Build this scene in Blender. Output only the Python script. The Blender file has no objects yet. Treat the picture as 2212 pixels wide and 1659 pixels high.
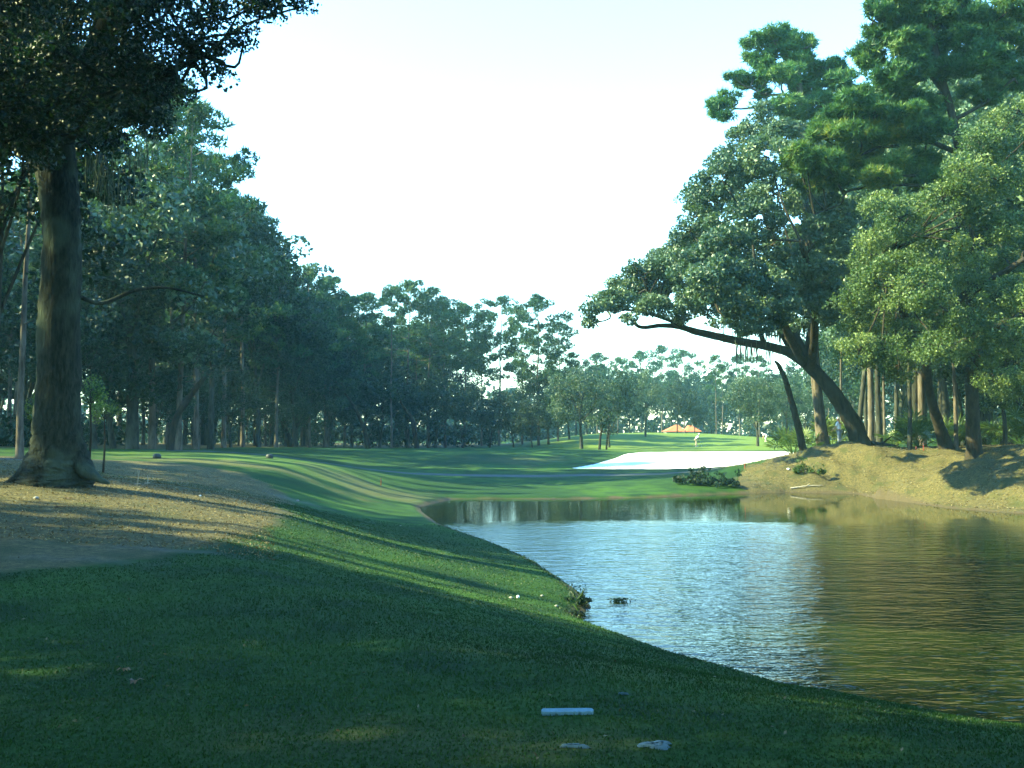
import bpy, math
import numpy as np
from mathutils import Vector, Matrix

# ------------------------------------------------------------------ camera, world, sun, exposure
S = bpy.context.scene
F, CU, CV, HV = 2170.0, 1106.0, 829.5, 935.0      # focal length, centre and horizon, in photo units (2212 wide)
EYE = 1.7
PITCH = math.atan((HV-CV)/F)
CP, SP = math.cos(PITCH), math.sin(PITCH)
cam = bpy.data.cameras.new('camera'); camo = bpy.data.objects.new('camera', cam)
S.collection.objects.link(camo)
cam.sensor_width = 36.0; cam.lens = 36.0*F/2212.0; cam.clip_end = 5000; cam.clip_start = 0.05
camo.location = (0, 0, EYE); camo.rotation_euler = (math.pi/2+PITCH, 0, 0)
S.camera = camo

SUN_EL, SUN_AZ = math.radians(35), math.radians(4)   # travels toward +x, turned slightly away from the camera
w = bpy.data.worlds.new('World'); S.world = w; w.use_nodes = True
nt = w.node_tree; nt.nodes.clear()
sky = nt.nodes.new('ShaderNodeTexSky'); sky.sky_type = 'NISHITA'; sky.sun_disc = False
sky.sun_elevation = SUN_EL; sky.sun_rotation = math.radians(270)+SUN_AZ*-1
sky.air_density = 1.9; sky.dust_density = 0.0; sky.ozone_density = 6.0
tint = nt.nodes.new('ShaderNodeMix'); tint.data_type = 'RGBA'; tint.blend_type = 'MULTIPLY'
tint.inputs[0].default_value = 1.0; tint.inputs[7].default_value = (0.715, 1.06, 1.28, 1)
bg = nt.nodes.new('ShaderNodeBackground'); bg.inputs[1].default_value = 0.15
wo = nt.nodes.new('ShaderNodeOutputWorld')
nt.links.new(sky.outputs[0], tint.inputs[6]); nt.links.new(tint.outputs[2], bg.inputs[0]); nt.links.new(bg.outputs[0], wo.inputs[0])

sl = bpy.data.lights.new('sun', 'SUN'); sl.energy = 5.0; sl.angle = math.radians(0.55); sl.color = (1.0, .97, .48)
so = bpy.data.objects.new('sun', sl); S.collection.objects.link(so)
SUND = Vector((math.cos(SUN_EL)*math.cos(SUN_AZ), math.cos(SUN_EL)*math.sin(SUN_AZ), -math.sin(SUN_EL)))
so.rotation_euler = SUND.to_track_quat('-Z', 'Y').to_euler(); so.location = (-60, 0, 60)
S.view_settings.view_transform = 'Standard'; S.view_settings.look = 'None'
S.view_settings.exposure = 2.38; S.view_settings.gamma = 1.0
S.cycles.max_bounces = 5; S.cycles.diffuse_bounces = 2; S.cycles.glossy_bounces = 2
S.cycles.transmission_bounces = 2; S.cycles.transparent_max_bounces = 4; S.cycles.volume_bounces = 0
S.cycles.caustics_reflective = False; S.cycles.caustics_refractive = False
S.render.film_transparent = False

R = np.random.default_rng(7)
COL = S.collection

# ------------------------------------------------------------------ projections
def ray(U, V):
    a = (U-CU)/F; b = (CV-V)/F
    return np.array([a, CP-b*SP, SP+b*CP])
def P(U, V, y):                       # the point at world depth y seen at (U, V)
    d = ray(U, V); t = y/d[1]
    return np.array([d[0]*t, y, EYE+d[2]*t])

# ------------------------------------------------------------------ value noise
class Noise:
    def __init__(s, seed):
        s.t = np.random.default_rng(seed).random((256, 256))
    def at(s, x, y):
        x = np.asarray(x, float); y = np.asarray(y, float)
        xi = np.floor(x).astype(int); yi = np.floor(y).astype(int)
        fx = x-xi; fy = y-yi; fx = fx*fx*(3-2*fx); fy = fy*fy*(3-2*fy)
        g = lambda i, j: s.t[i & 255, j & 255]
        return (g(xi, yi)*(1-fx)*(1-fy)+g(xi+1, yi)*fx*(1-fy)+g(xi, yi+1)*(1-fx)*fy+g(xi+1, yi+1)*fx*fy)*2-1
    def fbm(s, x, y, o=3):
        v = 0; a = 1
        for k in range(o):
            v = v+a*s.at(x*2**k+17*k, y*2**k+5*k); a *= .5
        return v
N1 = Noise(1)

# ------------------------------------------------------------------ terrain
ZW = -1.5
def W(U, V): 
    d = ray(U, V); t = (ZW-EYE)/d[2]; return (d[0]*t, d[1]*t)
SHORE = [W(*p) for p in [(2212,1600),(2090,1572),(1950,1545),(1760,1512),(1620,1468),(1490,1432),(1380,1392),(1300,1362),
    (1250,1338),(1246,1322),(1278,1316),(1272,1298),(1238,1270),(1195,1240),(1150,1212),(1085,1182),(1030,1162),(985,1147),
    (945,1130),(915,1108),(905,1096),(935,1088),(975,1079),(1040,1078),(1200,1079),(1400,1075),(1550,1068),(1700,1064),(1850,1067),
    (1890,1076),(1960,1085),(2050,1098),(2150,1106),(2212,1110)]]
SHORE += [(24,36.5),(26,32),(24.5,25),(20.5,18.5),(16,13.5),(12,10.5),(8.5,9.6)]
SHORE = np.array(SHORE)
def sdist(poly, x, y, closed=True):
    """distance to polygon edge, positive outside, negative inside"""
    d = np.full(x.shape, 1e9); ins = np.zeros(x.shape, bool)
    n = len(poly)
    for i in range(n if closed else n-1):
        ax, ay = poly[i]; bx, by = poly[(i+1) % n]
        ex, ey = bx-ax, by-ay; L = ex*ex+ey*ey+1e-12
        t = np.clip(((x-ax)*ex+(y-ay)*ey)/L, 0, 1)
        d = np.minimum(d, (x-ax-t*ex)**2+(y-ay-t*ey)**2)
        if closed:
            c = (ay > y) != (by > y)
            with np.errstate(divide='ignore', invalid='ignore'):
                ins ^= c & (x < (bx-ax)*(y-ay)/(by-ay+1e-12)+ax)
    d = np.sqrt(d)
    return np.where(ins, -d, d) if closed else d

CTRL = [(-6,1,0),(0,1,0),(6,1,0),(0,-8,0),(-14,-10,.2),(14,-10,0),(0,6,0),(-3,8,.02),(3,7,-.02),(6,5,-.05),(-8,10,.15),(-4,12,0),(-5,15.5,.08),
 (-9,15,.3),(-14,16,.45),(-5,19,.06),(-9.6,21,.66),(-12,20.5,.68),(-14,24,.75),(-20,22,.8),(-7,23,.25),(-4,23,-.3),(-10,28,.35),(-7,30,-.35),(-7.5,34,-.6),
 (-12,33,.15),(-5,38,-1.1),(-16,38,.6),(-10,41,.25),(-12,47,.55),(-17,48,.65),(-8,48,.02),(-5.5,49,-.75),(-4,52,-1.0),(-24,50,.85),
 (-12,55,.3),(-8,58,-.5),(-16,62,.5),(-20,66,.55),(-30,70,.7),(0,56,-1.15),(6,56,-1.15),(-2,62,-.95),(5,63,-.9),(10,64,-.85),(-10,68,-.45),(-4,75,-.35),(1,84,.1),
 (3,72,-.7),(7,70,-.75),(12,69,-.75),(16,70,-.6),(8,79,-.4),(13,87,.02),(19,88,.04),(24,88,.1),(22,78,-.15),
 (-16,80,.25),(-10,95,.15),(0,98,.28),(6,100,.1),(-20,110,.1),(0,120,-.1),(-15,130,-.2),
 (12,100,0),(22,119,.05),(30,112,.1),(14,119,.15),(8,125,.7),(12,140,1.62),(20,148,1.8),(28,150,1.75),(36,150,1.2),(30,132,.7),(22,132,.7),(45,140,.6),(34,122,.3),
 (20,168,.3),(35,175,0),(0,160,0),(12,170,.5),
 (15,60,.1),(18,63,.5),(22.7,62.5,.75),(28,61,.9),(18,70,-.25),(24,73,.1),(33,66,.8),(31,58,1.0),(30,52,1.15),(27,47,1.15),(34,46,1.2),(23,50,.95),(22,55,.75),(26,55,.95),(24,44.5,1.0),(42,50,.6),(50,42,.6),(40,60,.7),
 (12.5,60,-.6),(14,66,-.5),(50,80,.4),(60,100,1.5),(70,120,3),(50,95,.6),(-40,40,1),(-45,10,.8),(-30,-5,.6),(30,-8,0),(14,4,-.1),(20,10,.1),(27,18,.4),(31,27,.6),(45,0,.3),(-50,90,.6),(-50,140,.2),(70,60,.6)]
for a in range(0, 360, 30):
    CTRL.append((260*math.cos(math.radians(a)), 260*math.sin(math.radians(a)), -.3))
    CTRL.append((1500*math.cos(math.radians(a)), 1500*math.sin(math.radians(a)), -.5))
CTRL = np.array(CTRL, float)
def warp(x, y):
    r = np.hypot(x, y)+1e-6; k = np.log1p(r/25.)*25/r
    return x*k, y*k
def _phi(r2): return 0.5*r2*np.log(r2+1e-9)
cx, cy = warp(CTRL[:, 0], CTRL[:, 1])
n = len(CTRL); A = np.zeros((n+3, n+3))
A[:n, :n] = _phi((cx[:, None]-cx)**2+(cy[:, None]-cy)**2)+np.eye(n)*1.5
A[:n, n] = 1; A[:n, n+1] = cx; A[:n, n+2] = cy; A[n:, :n] = A[:n, n:].T
wts = np.linalg.solve(A, np.r_[CTRL[:, 2], 0, 0, 0])
def plateau(x, y):
    wx, wy = warp(x, y); v = wts[n]+wts[n+1]*wx+wts[n+2]*wy
    for i in range(n): v = v+wts[i]*_phi((wx-cx[i])**2+(wy-cy[i])**2)
    return v
SANDP = np.array([(4.1,70.3),(6.0,74),(8.2,80),(9.6,85),(11.5,88),(17,88.6),(23.8,88.5),(25,84),(22.5,79),(19.5,76.5),(17.8,74.5),(16,72),(13,70.2),(10,69.6),(7,69.5)])
def terrain(x, y):
    x = np.asarray(x, float); y = np.asarray(y, float)
    d = sdist(SHORE, x, y); r = np.hypot(x, y)
    p = np.maximum(plateau(x, y), ZW+.22)
    right = np.clip((x-12)/4, 0, 1)*np.clip((y-30)/5, 0, 1)
    wid = 6.0+1.5*right
    pw = 1.35+.9*right
    # gullies and humps down the pine-straw bank
    gul = right*(1.5*(np.abs(N1.at(x*.30+y*.22+3, y*.10))-.42)+.5*np.abs(N1.at(x*.8+y*.4, y*.3))+.12*N1.fbm(x*1.6, y*1.2, 2)-.22)
    gul = gul*np.clip((8.5-d)/2.5, 0, 1)
    t = np.clip((d+gul*1.6)/wid, 0, 1)
    s = 1-(1-t)**pw
    lip = .10*np.clip(d/.35, 0, 1)
    z = ZW+(p+gul*.8*np.clip(d/2.5, 0, 1)-ZW)*s+lip*(1-s)
    z = np.where(d > 0, np.maximum(z, ZW+.02+lip*.6), z)
    z = np.where(d < 0, ZW-np.minimum(-d*.5, 1.0)-.02, z)
    sb = np.clip(.5-sdist(SANDP, x, y)/2.5, 0, 1); sb = sb*sb*(3-2*sb)
    z = z*(1-sb)+sb*(-.80+(y-70)*.047)
    z = z+(1-sb)*.012*N1.fbm(x*1.3, y*1.3, 3)*np.clip(d/2, 0, 1)+(1-sb)*.03*N1.fbm(x*.2, y*.2, 2)*np.clip(r/30, 0, 1)*np.clip(d/4, 0, 1)
    return z
def gz(x, y): return float(terrain(np.array([x]), np.array([y]))[0])
def hit(U, V, y0=3.0, y1=400.0):
    """world point where the sight line through (U, V) first meets the ground"""
    ys = np.geomspace(y0, y1, 1600); d = ray(U, V); t = ys/d[1]
    x = d[0]*t; z = EYE+d[2]*t; g = terrain(x, ys)
    k = np.nonzero(z <= g)[0]
    k = k[0] if len(k) else len(ys)-1
    return np.array([x[k], ys[k], g[k]])
def gy(U, y):                        # ground point below column U at depth y
    x = (U-CU)/F*y*(1/CP if False else 1.0); return np.array([x, y, gz(x, y)])

def poly_hit(pts, **k): return np.array([hit(*p, **k)[:2] for p in pts])

# ------------------------------------------------------------------ mesh helpers
def mesh(name, verts, faces, mats=(), attrs=None, smooth=False, midx=None):
    """faces: list of int arrays (M,3) / (M,4)"""
    me = bpy.data.meshes.new(name)
    verts = np.asarray(verts, np.float32)
    me.vertices.add(len(verts)); me.vertices.foreach_set('co', verts.ravel())
    faces = [np.asarray(f, np.int32) for f in faces if len(f)]
    nl = sum(f.size for f in faces); npoly = sum(len(f) for f in faces)
    me.loops.add(nl); me.polygons.add(npoly)
    me.loops.foreach_set('vertex_index', np.concatenate([f.ravel() for f in faces]))
    tot = np.concatenate([np.full(len(f), f.shape[1], np.int32) for f in faces])
    st = np.r_[0, np.cumsum(tot)[:-1]].astype(np.int32)
    me.polygons.foreach_set('loop_start', st); me.polygons.foreach_set('loop_total', tot)
    if midx is not None: me.polygons.foreach_set('material_index', np.asarray(midx, np.int32))
    me.polygons.foreach_set('use_smooth', np.full(npoly, smooth))
    for k, v in (attrs or {}).items():
        a = me.attributes.new(k, 'FLOAT', 'POINT'); a.data.foreach_set('value', np.asarray(v, np.float32))
    for m in mats: me.materials.append(m)
    me.update(calc_edges=True); me.validate()
    return me
def ob(name, me, parent=None, loc=None):
    o = bpy.data.objects.new(name, me); COL.objects.link(o)
    if parent is not None: o.parent = parent
    if loc is not None: o.location = loc
    return o
def empty(name, loc, rz=0, sc=1):
    o = bpy.data.objects.new(name, None); COL.objects.link(o)
    o.location = loc; o.rotation_euler = (0, 0, rz); o.scale = (sc, sc, sc) if np.isscalar(sc) else sc
    o.empty_display_size = .2
    return o
def tag(o, label, cat, group=None, kind=None):
    o['label'] = label; o['category'] = cat
    if group: o['group'] = group
    if kind: o['kind'] = kind
    return o

class MB:
    def __init__(s): s.v = []; s.q = []; s.t = []; s.a = []; s.n = 0
    def add(s, v, q=None, t=None, tone=.5):
        v = np.asarray(v, float)
        if q is not None and len(q): s.q.append(np.asarray(q)+s.n)
        if t is not None and len(t): s.t.append(np.asarray(t)+s.n)
        s.v.append(v); s.a.append(np.broadcast_to(np.asarray(tone, float), (len(v),))); s.n += len(v)
    def mesh(s, name, mats, smooth=False):
        return mesh(name, np.concatenate(s.v), ([np.concatenate(s.q)] if s.q else [])+([np.concatenate(s.t)] if s.t else []), mats,
                    {'tone': np.concatenate(s.a)}, smooth)
    def obj(s, name, mats, parent=None, smooth=False, loc=None):
        return ob(name, s.mesh(name, mats, smooth), parent, loc)

def tube(mb, path, rad, n=8, rough=.0, tone=.5, cap=True, rng=R):
    path = np.asarray(path, float); rad = np.broadcast_to(np.asarray(rad, float), (len(path),)).copy()
    m = len(path); tan = np.gradient(path, axis=0); tan /= np.linalg.norm(tan, axis=1)[:, None]+1e-9
    ref = np.array([0.31, 0.95, 0.02]) if abs(tan[0, 1]) < .8 else np.array([1., 0, 0])
    vs = []
    ang = np.arange(n)/n*2*np.pi
    a = ref-tan[0]*ref.dot(tan[0]); a /= np.linalg.norm(a)
    for i in range(m):
        a = a-tan[i]*a.dot(tan[i]); a /= np.linalg.norm(a)+1e-9; b = np.cross(tan[i], a)
        rr = rad[i]*(1+rough*rng.uniform(-1, 1, n))
        vs.append(path[i]+rr[:, None]*(np.cos(ang)[:, None]*a+np.sin(ang)[:, None]*b))
    vs = np.concatenate(vs)
    i, j = np.meshgrid(np.arange(m-1), np.arange(n), indexing='ij'); j2 = (j+1) % n
    q = np.stack([i*n+j, i*n+j2, (i+1)*n+j2, (i+1)*n+j], -1).reshape(-1, 4)
    t = None
    if cap:
        vs = np.r_[vs, [path[-1]+tan[-1]*rad[-1]*.6]]; k = len(vs)-1; jj = np.arange(n)
        t = np.stack([(m-1)*n+jj, (m-1)*n+(jj+1) % n, np.full(n, k)], -1)
    mb.add(vs, q, t, tone)
def smooth_path(pts, k=6, rad=None):
    pts = np.asarray(pts, float); m = len(pts); tt = np.linspace(0, m-1, (m-1)*k+1); out = []
    pp = np.vstack([2*pts[0]-pts[1], pts, 2*pts[-1]-pts[-2]])
    for t in tt:
        i = min(int(t), m-2); f = t-i; p0, p1, p2, p3 = pp[i:i+4]
        out.append(.5*((2*p1)+(-p0+p2)*f+(2*p0-5*p1+4*p2-p3)*f*f+(-p0+3*p1-3*p2+p3)*f**3))
    out = np.array(out)
    if rad is None: return out
    return out, np.interp(tt, np.arange(m), rad)
def rdir(n, rng, up=0.):
    v = rng.normal(size=(n, 3)); v[:, 2] += up; return v/(np.linalg.norm(v, axis=1)[:, None]+1e-9)
def leaves(mb, c, size, rng, tone, aspect=.5, flat=.35):
    """small pointed leaf faces at centres c"""
    n = len(c); nrm = rdir(n, rng, flat); a = np.cross(nrm, rdir(n, rng)); a /= np.linalg.norm(a, axis=1)[:, None]+1e-9
    b = np.cross(nrm, a); s = (size*rng.uniform(.6, 1.3, n))[:, None]
    v = np.stack([c-a*s*.5, c+b*s*aspect*.5+nrm*s*.06, c+a*s*.5, c-b*s*aspect*.5+nrm*s*.06], 1).reshape(-1, 3)
    q = np.arange(4*n).reshape(n, 4); mb.add(v, q, None, np.repeat(tone, 4))
def tufts(mb, c, L, wd, k, rng, tone, up=.6):
    """pine needle tufts: k needles from every centre"""
    n = len(c); cc = np.repeat(c, k, 0); d = rdir(n*k, rng, up); s = np.cross(d, rdir(n*k, rng)); s /= np.linalg.norm(s, axis=1)[:, None]+1e-9
    l = (L*rng.uniform(.6, 1.2, n*k))[:, None]; st = cc+d*l*.1
    v = np.stack([st-s*wd*.5, st+s*wd*.5, cc+d*l], 1).reshape(-1, 3)
    t = np.arange(3*n*k).reshape(-1, 3); mb.add(v, None, t, np.repeat(tone, 3*k))
def ball(n, rng, shell=.5):
    v = rdir(n, rng); r = rng.random(n)**(1/3.); r = r*(1-shell)+shell*(.75+.25*rng.random(n)); return v*r[:, None]

# ------------------------------------------------------------------ materials
def mat(name):
    m = bpy.data.materials.new(name); m.use_nodes = True; t = m.node_tree; t.nodes.clear()
    o = t.nodes.new('ShaderNodeOutputMaterial'); return m, t, o
def nn(t, k, **kw):
    x = t.nodes.new(k)
    for a, b in kw.items():
        if a.startswith('i_'):
            key = a[2:]; key = int(key) if key.isdigit() else key.replace('_', ' ')
            x.inputs[key].default_value = b
        else: setattr(x, a, b)
    return x
def mix(t, fac, a, b, mode='MIX'):
    m = nn(t, 'ShaderNodeMix', data_type='RGBA', blend_type=mode)
    for s, v in ((0, fac), (6, a), (7, b)):
        if isinstance(v, (int, float)): m.inputs[s].default_value = v
        elif isinstance(v, tuple): m.inputs[s].default_value = (*v, 1)
        else: t.links.new(v, m.inputs[s])
    return m.outputs[2]
def ramp(t, fac, lo, hi):
    m = nn(t, 'ShaderNodeMapRange', i_1=lo, i_2=hi); t.links.new(fac, m.inputs[0]); return m.outputs[0]
def noise(t, scale, detail=3, co=None, rough=.5, vec=None):
    n_ = nn(t, 'ShaderNodeTexNoise'); n_.inputs['Scale'].default_value = scale; n_.inputs['Detail'].default_value = detail
    n_.inputs['Roughness'].default_value = rough
    if co is not None: t.links.new(co, n_.inputs['Vector'])
    return n_.outputs['Fac']
def coords(t, scale=(1, 1, 1)):
    g = nn(t, 'ShaderNodeNewGeometry'); m = nn(t, 'ShaderNodeMapping'); m.inputs['Scale'].default_value = scale
    t.links.new(g.outputs['Position'], m.inputs[0]); return m.outputs[0]
def ocoords(t, scale=(1, 1, 1)):
    g = nn(t, 'ShaderNodeTexCoord'); m = nn(t, 'ShaderNodeMapping'); m.inputs['Scale'].default_value = scale
    t.links.new(g.outputs['Object'], m.inputs[0]); return m.outputs[0]
def attr(t, k): return nn(t, 'ShaderNodeAttribute', attribute_name=k).outputs['Fac']

def leaf_mat(name, c1, c2, c3, trans=.35, rough=.5, spec=.25):
    m, t, o = mat(name)
    tone = attr(t, 'tone'); oi = nn(t, 'ShaderNodeObjectInfo')
    col = mix(t, ramp(t, tone, 0, .6), c1, c2); col = mix(t, ramp(t, tone, .6, 1), col, c3)
    hs = nn(t, 'ShaderNodeHueSaturation'); t.links.new(col, hs.inputs['Color'])
    mr = nn(t, 'ShaderNodeMapRange', i_3=.8, i_4=1.2); t.links.new(oi.outputs['Random'], mr.inputs[0]); t.links.new(mr.outputs[0], hs.inputs['Value'])
    d = nn(t, 'ShaderNodeBsdfPrincipled'); d.inputs['Roughness'].default_value = rough; d.inputs['Specular IOR Level'].default_value = spec
    t.links.new(hs.outputs[0], d.inputs['Base Color'])
    tr = nn(t, 'ShaderNodeBsdfTranslucent'); tc = mix(t, 1.0, hs.outputs[0], (1.25, 1.3, .6), 'MULTIPLY'); t.links.new(tc, tr.inputs[0])
    ms = nn(t, 'ShaderNodeMixShader', i_0=trans); t.links.new(d.outputs[0], ms.inputs[1]); t.links.new(tr.outputs[0], ms.inputs[2])
    t.links.new(ms.outputs[0], o.inputs[0]); return m
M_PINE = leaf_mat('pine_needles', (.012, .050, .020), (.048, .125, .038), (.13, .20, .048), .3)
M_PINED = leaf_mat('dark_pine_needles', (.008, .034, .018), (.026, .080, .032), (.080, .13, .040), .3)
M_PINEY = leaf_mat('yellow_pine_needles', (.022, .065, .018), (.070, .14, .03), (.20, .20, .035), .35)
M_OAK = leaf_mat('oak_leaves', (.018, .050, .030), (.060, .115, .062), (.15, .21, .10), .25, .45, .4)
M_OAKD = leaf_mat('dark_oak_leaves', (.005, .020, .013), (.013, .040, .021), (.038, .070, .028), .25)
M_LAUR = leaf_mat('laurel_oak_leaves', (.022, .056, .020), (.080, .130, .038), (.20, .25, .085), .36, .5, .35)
M_SHRUB = leaf_mat('shrub_leaves', (.02, .05, .012), (.05, .10, .02), (.12, .17, .04), .3)
M_PALM = leaf_mat('palmetto_fronds', (.03, .07, .02), (.07, .13, .035), (.16, .2, .06), .3, .35, .5)
M_MOSS = leaf_mat('spanish_moss', (.05, .06, .045), (.10, .115, .08), (.17, .18, .12), .2, .9, .05)
M_BLADE = leaf_mat('grass_blades', (.008, .031, .007), (.018, .055, .010), (.050, .082, .016), .3)
M_DRY = leaf_mat('dry_leaves', (.10, .05, .02), (.16, .09, .035), (.25, .16, .07), .2)

def bark_mat(name, c1, c2, c3, sc=6):
    m, t, o = mat(name); co = ocoords(t, (sc, sc, sc*.22)); co2 = ocoords(t, (1, 1, .6))
    a = noise(t, 1.0, 5, co, .65); b = noise(t, 1.1, 3, co2)
    col = mix(t, ramp(t, a, .35, .65), c1, c2); col = mix(t, ramp(t, b, .52, .68), col, c3)
    d = nn(t, 'ShaderNodeBsdfPrincipled'); d.inputs['Roughness'].default_value = .95; d.inputs['Specular IOR Level'].default_value = .1
    t.links.new(col, d.inputs['Base Color'])
    bp = nn(t, 'ShaderNodeBump', i_0=1.0, i_1=.08); t.links.new(a, bp.inputs['Height']); t.links.new(bp.outputs[0], d.inputs['Normal'])
    t.links.new(d.outputs[0], o.inputs[0]); return m
M_BARKP = bark_mat('pine_bark', (.045, .038, .028), (.15, .125, .095), (.10, .09, .07), 5)
M_BARKO = bark_mat('oak_bark', (.02, .022, .017), (.06, .06, .046), (.09, .10, .08), 7)
M_BARKB = bark_mat('lichened_oak_bark', (.012, .017, .013), (.035, .042, .032), (.065, .09, .065), 16)
M_BARKD = bark_mat('dark_bark', (.014, .014, .010), (.045, .036, .024), (.04, .04, .03), 6)  # bark in darker brown tones
M_PALE = bark_mat('bleached_wood', (.28, .24, .18), (.46, .41, .32), (.38, .34, .27), 9)

def flat_mat(name, c, rough=.6, var=.12, sc=20, spec=.3):
    m, t, o = mat(name); a = noise(t, sc, 3, ocoords(t)); d = nn(t, 'ShaderNodeBsdfPrincipled')
    lo = tuple(x*(1-var) for x in c); hi = tuple(min(1, x*(1+var)) for x in c)
    t.links.new(mix(t, a, lo, hi), d.inputs['Base Color']); d.inputs['Roughness'].default_value = rough
    d.inputs['Specular IOR Level'].default_value = spec; t.links.new(d.outputs[0], o.inputs[0]); return m

def ground_mat():
    m, t, o = mat('ground'); co = coords(t)
    big = noise(t, .11, 3, co); mid = noise(t, .9, 4, co); fine = noise(t, 26, 4, co, .7); vf = noise(t, 110, 2, co)
    g = mix(t, ramp(t, big, .35, .65), (.012, .042, .008), (.038, .092, .011))
    g = mix(t, ramp(t, mid, .40, .68), g, (.008, .033, .008))
    g = mix(t, ramp(t, fine, .35, .75), mix(t, 1.0, g, (.62, .66, .6), 'MULTIPLY'), mix(t, 1.0, g, (1.35, 1.28, 1.2), 'MULTIPLY'))
    g = mix(t, attr(t, 'green'), g, mix(t, ramp(t, mid, .3, .7), (.075, .120, .020), (.098, .150, .024)))
    g = mix(t, attr(t, 'dry_and_sun'), g, mix(t, ramp(t, fine, .3, .7), (.08, .075, .028), (.13, .11, .045)))
    # pine straw: fibrous red-brown litter with pale needles and leaves
    s1 = noise(t, 9, 5, co, .75); s2 = noise(t, 45, 3, co, .8); s3 = noise(t, 1.3, 3, co)
    st = mix(t, ramp(t, s1, .35, .65), (.024, .026, .014), (.112, .092, .036))
    st = mix(t, ramp(t, s2, .55, .70), st, (.18, .15, .07)); st = mix(t, ramp(t, s3, .52, .70), st, mix(t, ramp(t, s2, .4, .6), (.028, .026, .013), (.06, .07, .024)))
    at = attr(t, 'straw'); e = nn(t, 'ShaderNodeMath', operation='ADD'); t.links.new(at, e.inputs[0])
    e2 = nn(t, 'ShaderNodeMath', operation='MULTIPLY_ADD', i_1=.9, i_2=-.45); t.links.new(s3, e2.inputs[0]); t.links.new(e2.outputs[0], e.inputs[1])
    g = mix(t, ramp(t, e.outputs[0], .35, .65), g, st)
    g = mix(t, attr(t, 'bare'), g, mix(t, ramp(t, s1, .3, .7), (.06, .06, .055), (.12, .12, .11)))
    g = mix(t, ramp(t, attr(t, 'mud'), .3, .8), g, mix(t, s1, (.035, .03, .018), (.09, .07, .04)))
    g = mix(t, attr(t, 'path'), g, mix(t, fine, (.055, .06, .06), (.085, .09, .09)))
    g = mix(t, ramp(t, attr(t, 'sand'), .4, .6), g, mix(t, fine, (.74, .72, .66), (.84, .82, .76)))
    d = nn(t, 'ShaderNodeBsdfPrincipled'); d.inputs['Roughness'].default_value = .95; d.inputs['Specular IOR Level'].default_value = .12
    t.links.new(g, d.inputs['Base Color'])
    h = nn(t, 'ShaderNodeMath', operation='ADD'); t.links.new(fine, h.inputs[0]); t.links.new(s1, h.inputs[1])
    bp = nn(t, 'ShaderNodeBump', i_0=.6, i_1=.03); t.links.new(h.outputs[0], bp.inputs['Height']); t.links.new(bp.outputs[0], d.inputs['Normal'])
    t.links.new(d.outputs[0], o.inputs[0]); return m
M_GROUND = ground_mat()

def water_mat():
    m, t, o = mat('pond_water'); g = nn(t, 'ShaderNodeNewGeometry'); sx = nn(t, 'ShaderNodeSeparateXYZ'); t.links.new(g.outputs['Position'], sx.inputs[0])
    co = coords(t, (.55, 1.25, 1)); a = noise(t, 3.6, 3, co, .55); b = noise(t, 9.5, 2, co, .5); c = noise(t, .9, 2, co)
    s = nn(t, 'ShaderNodeMath', operation='MULTIPLY_ADD', i_1=.35); t.links.new(b, s.inputs[0]); t.links.new(a, s.inputs[2])
    s2 = nn(t, 'ShaderNodeMath', operation='MULTIPLY_ADD', i_1=.9); t.links.new(c, s2.inputs[0]); t.links.new(s.outputs[0], s2.inputs[2])
    # wind ruffles the open middle; the water stays calm under the far bank and in the lee on the far right
    pn = noise(t, .16, 2, coords(t, (1, .7, 1)))
    yy = nn(t, 'ShaderNodeMath', operation='MULTIPLY_ADD', i_1=7.0); t.links.new(pn, yy.inputs[0]); t.links.new(sx.outputs['Y'], yy.inputs[2])
    calm = ramp(t, yy.outputs[0], 37.2, 40.2)
    st = nn(t, 'ShaderNodeMapRange', i_3=1.0, i_4=.12); t.links.new(calm, st.inputs[0])
    bp = nn(t, 'ShaderNodeBump', i_1=.034); lee = ramp(t, sx.outputs['X'], 7.0, 13.0); le = nn(t, 'ShaderNodeMapRange', i_3=1.0, i_4=.22); t.links.new(lee, le.inputs[0]); sm = nn(t, 'ShaderNodeMath', operation='MULTIPLY'); t.links.new(st.outputs[0], sm.inputs[0]); t.links.new(le.outputs[0], sm.inputs[1]); t.links.new(sm.outputs[0], bp.inputs['Strength']); t.links.new(s2.outputs[0], bp.inputs['Height'])
    d = nn(t, 'ShaderNodeBsdfPrincipled'); d.inputs['Roughness'].default_value = .03; d.inputs['IOR'].default_value = 1.333
    d.inputs['Base Color'].default_value = (.008, .014, .003, 1); t.links.new(bp.outputs[0], d.inputs['Normal'])
    t.links.new(d.outputs[0], o.inputs[0]); return m

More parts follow.
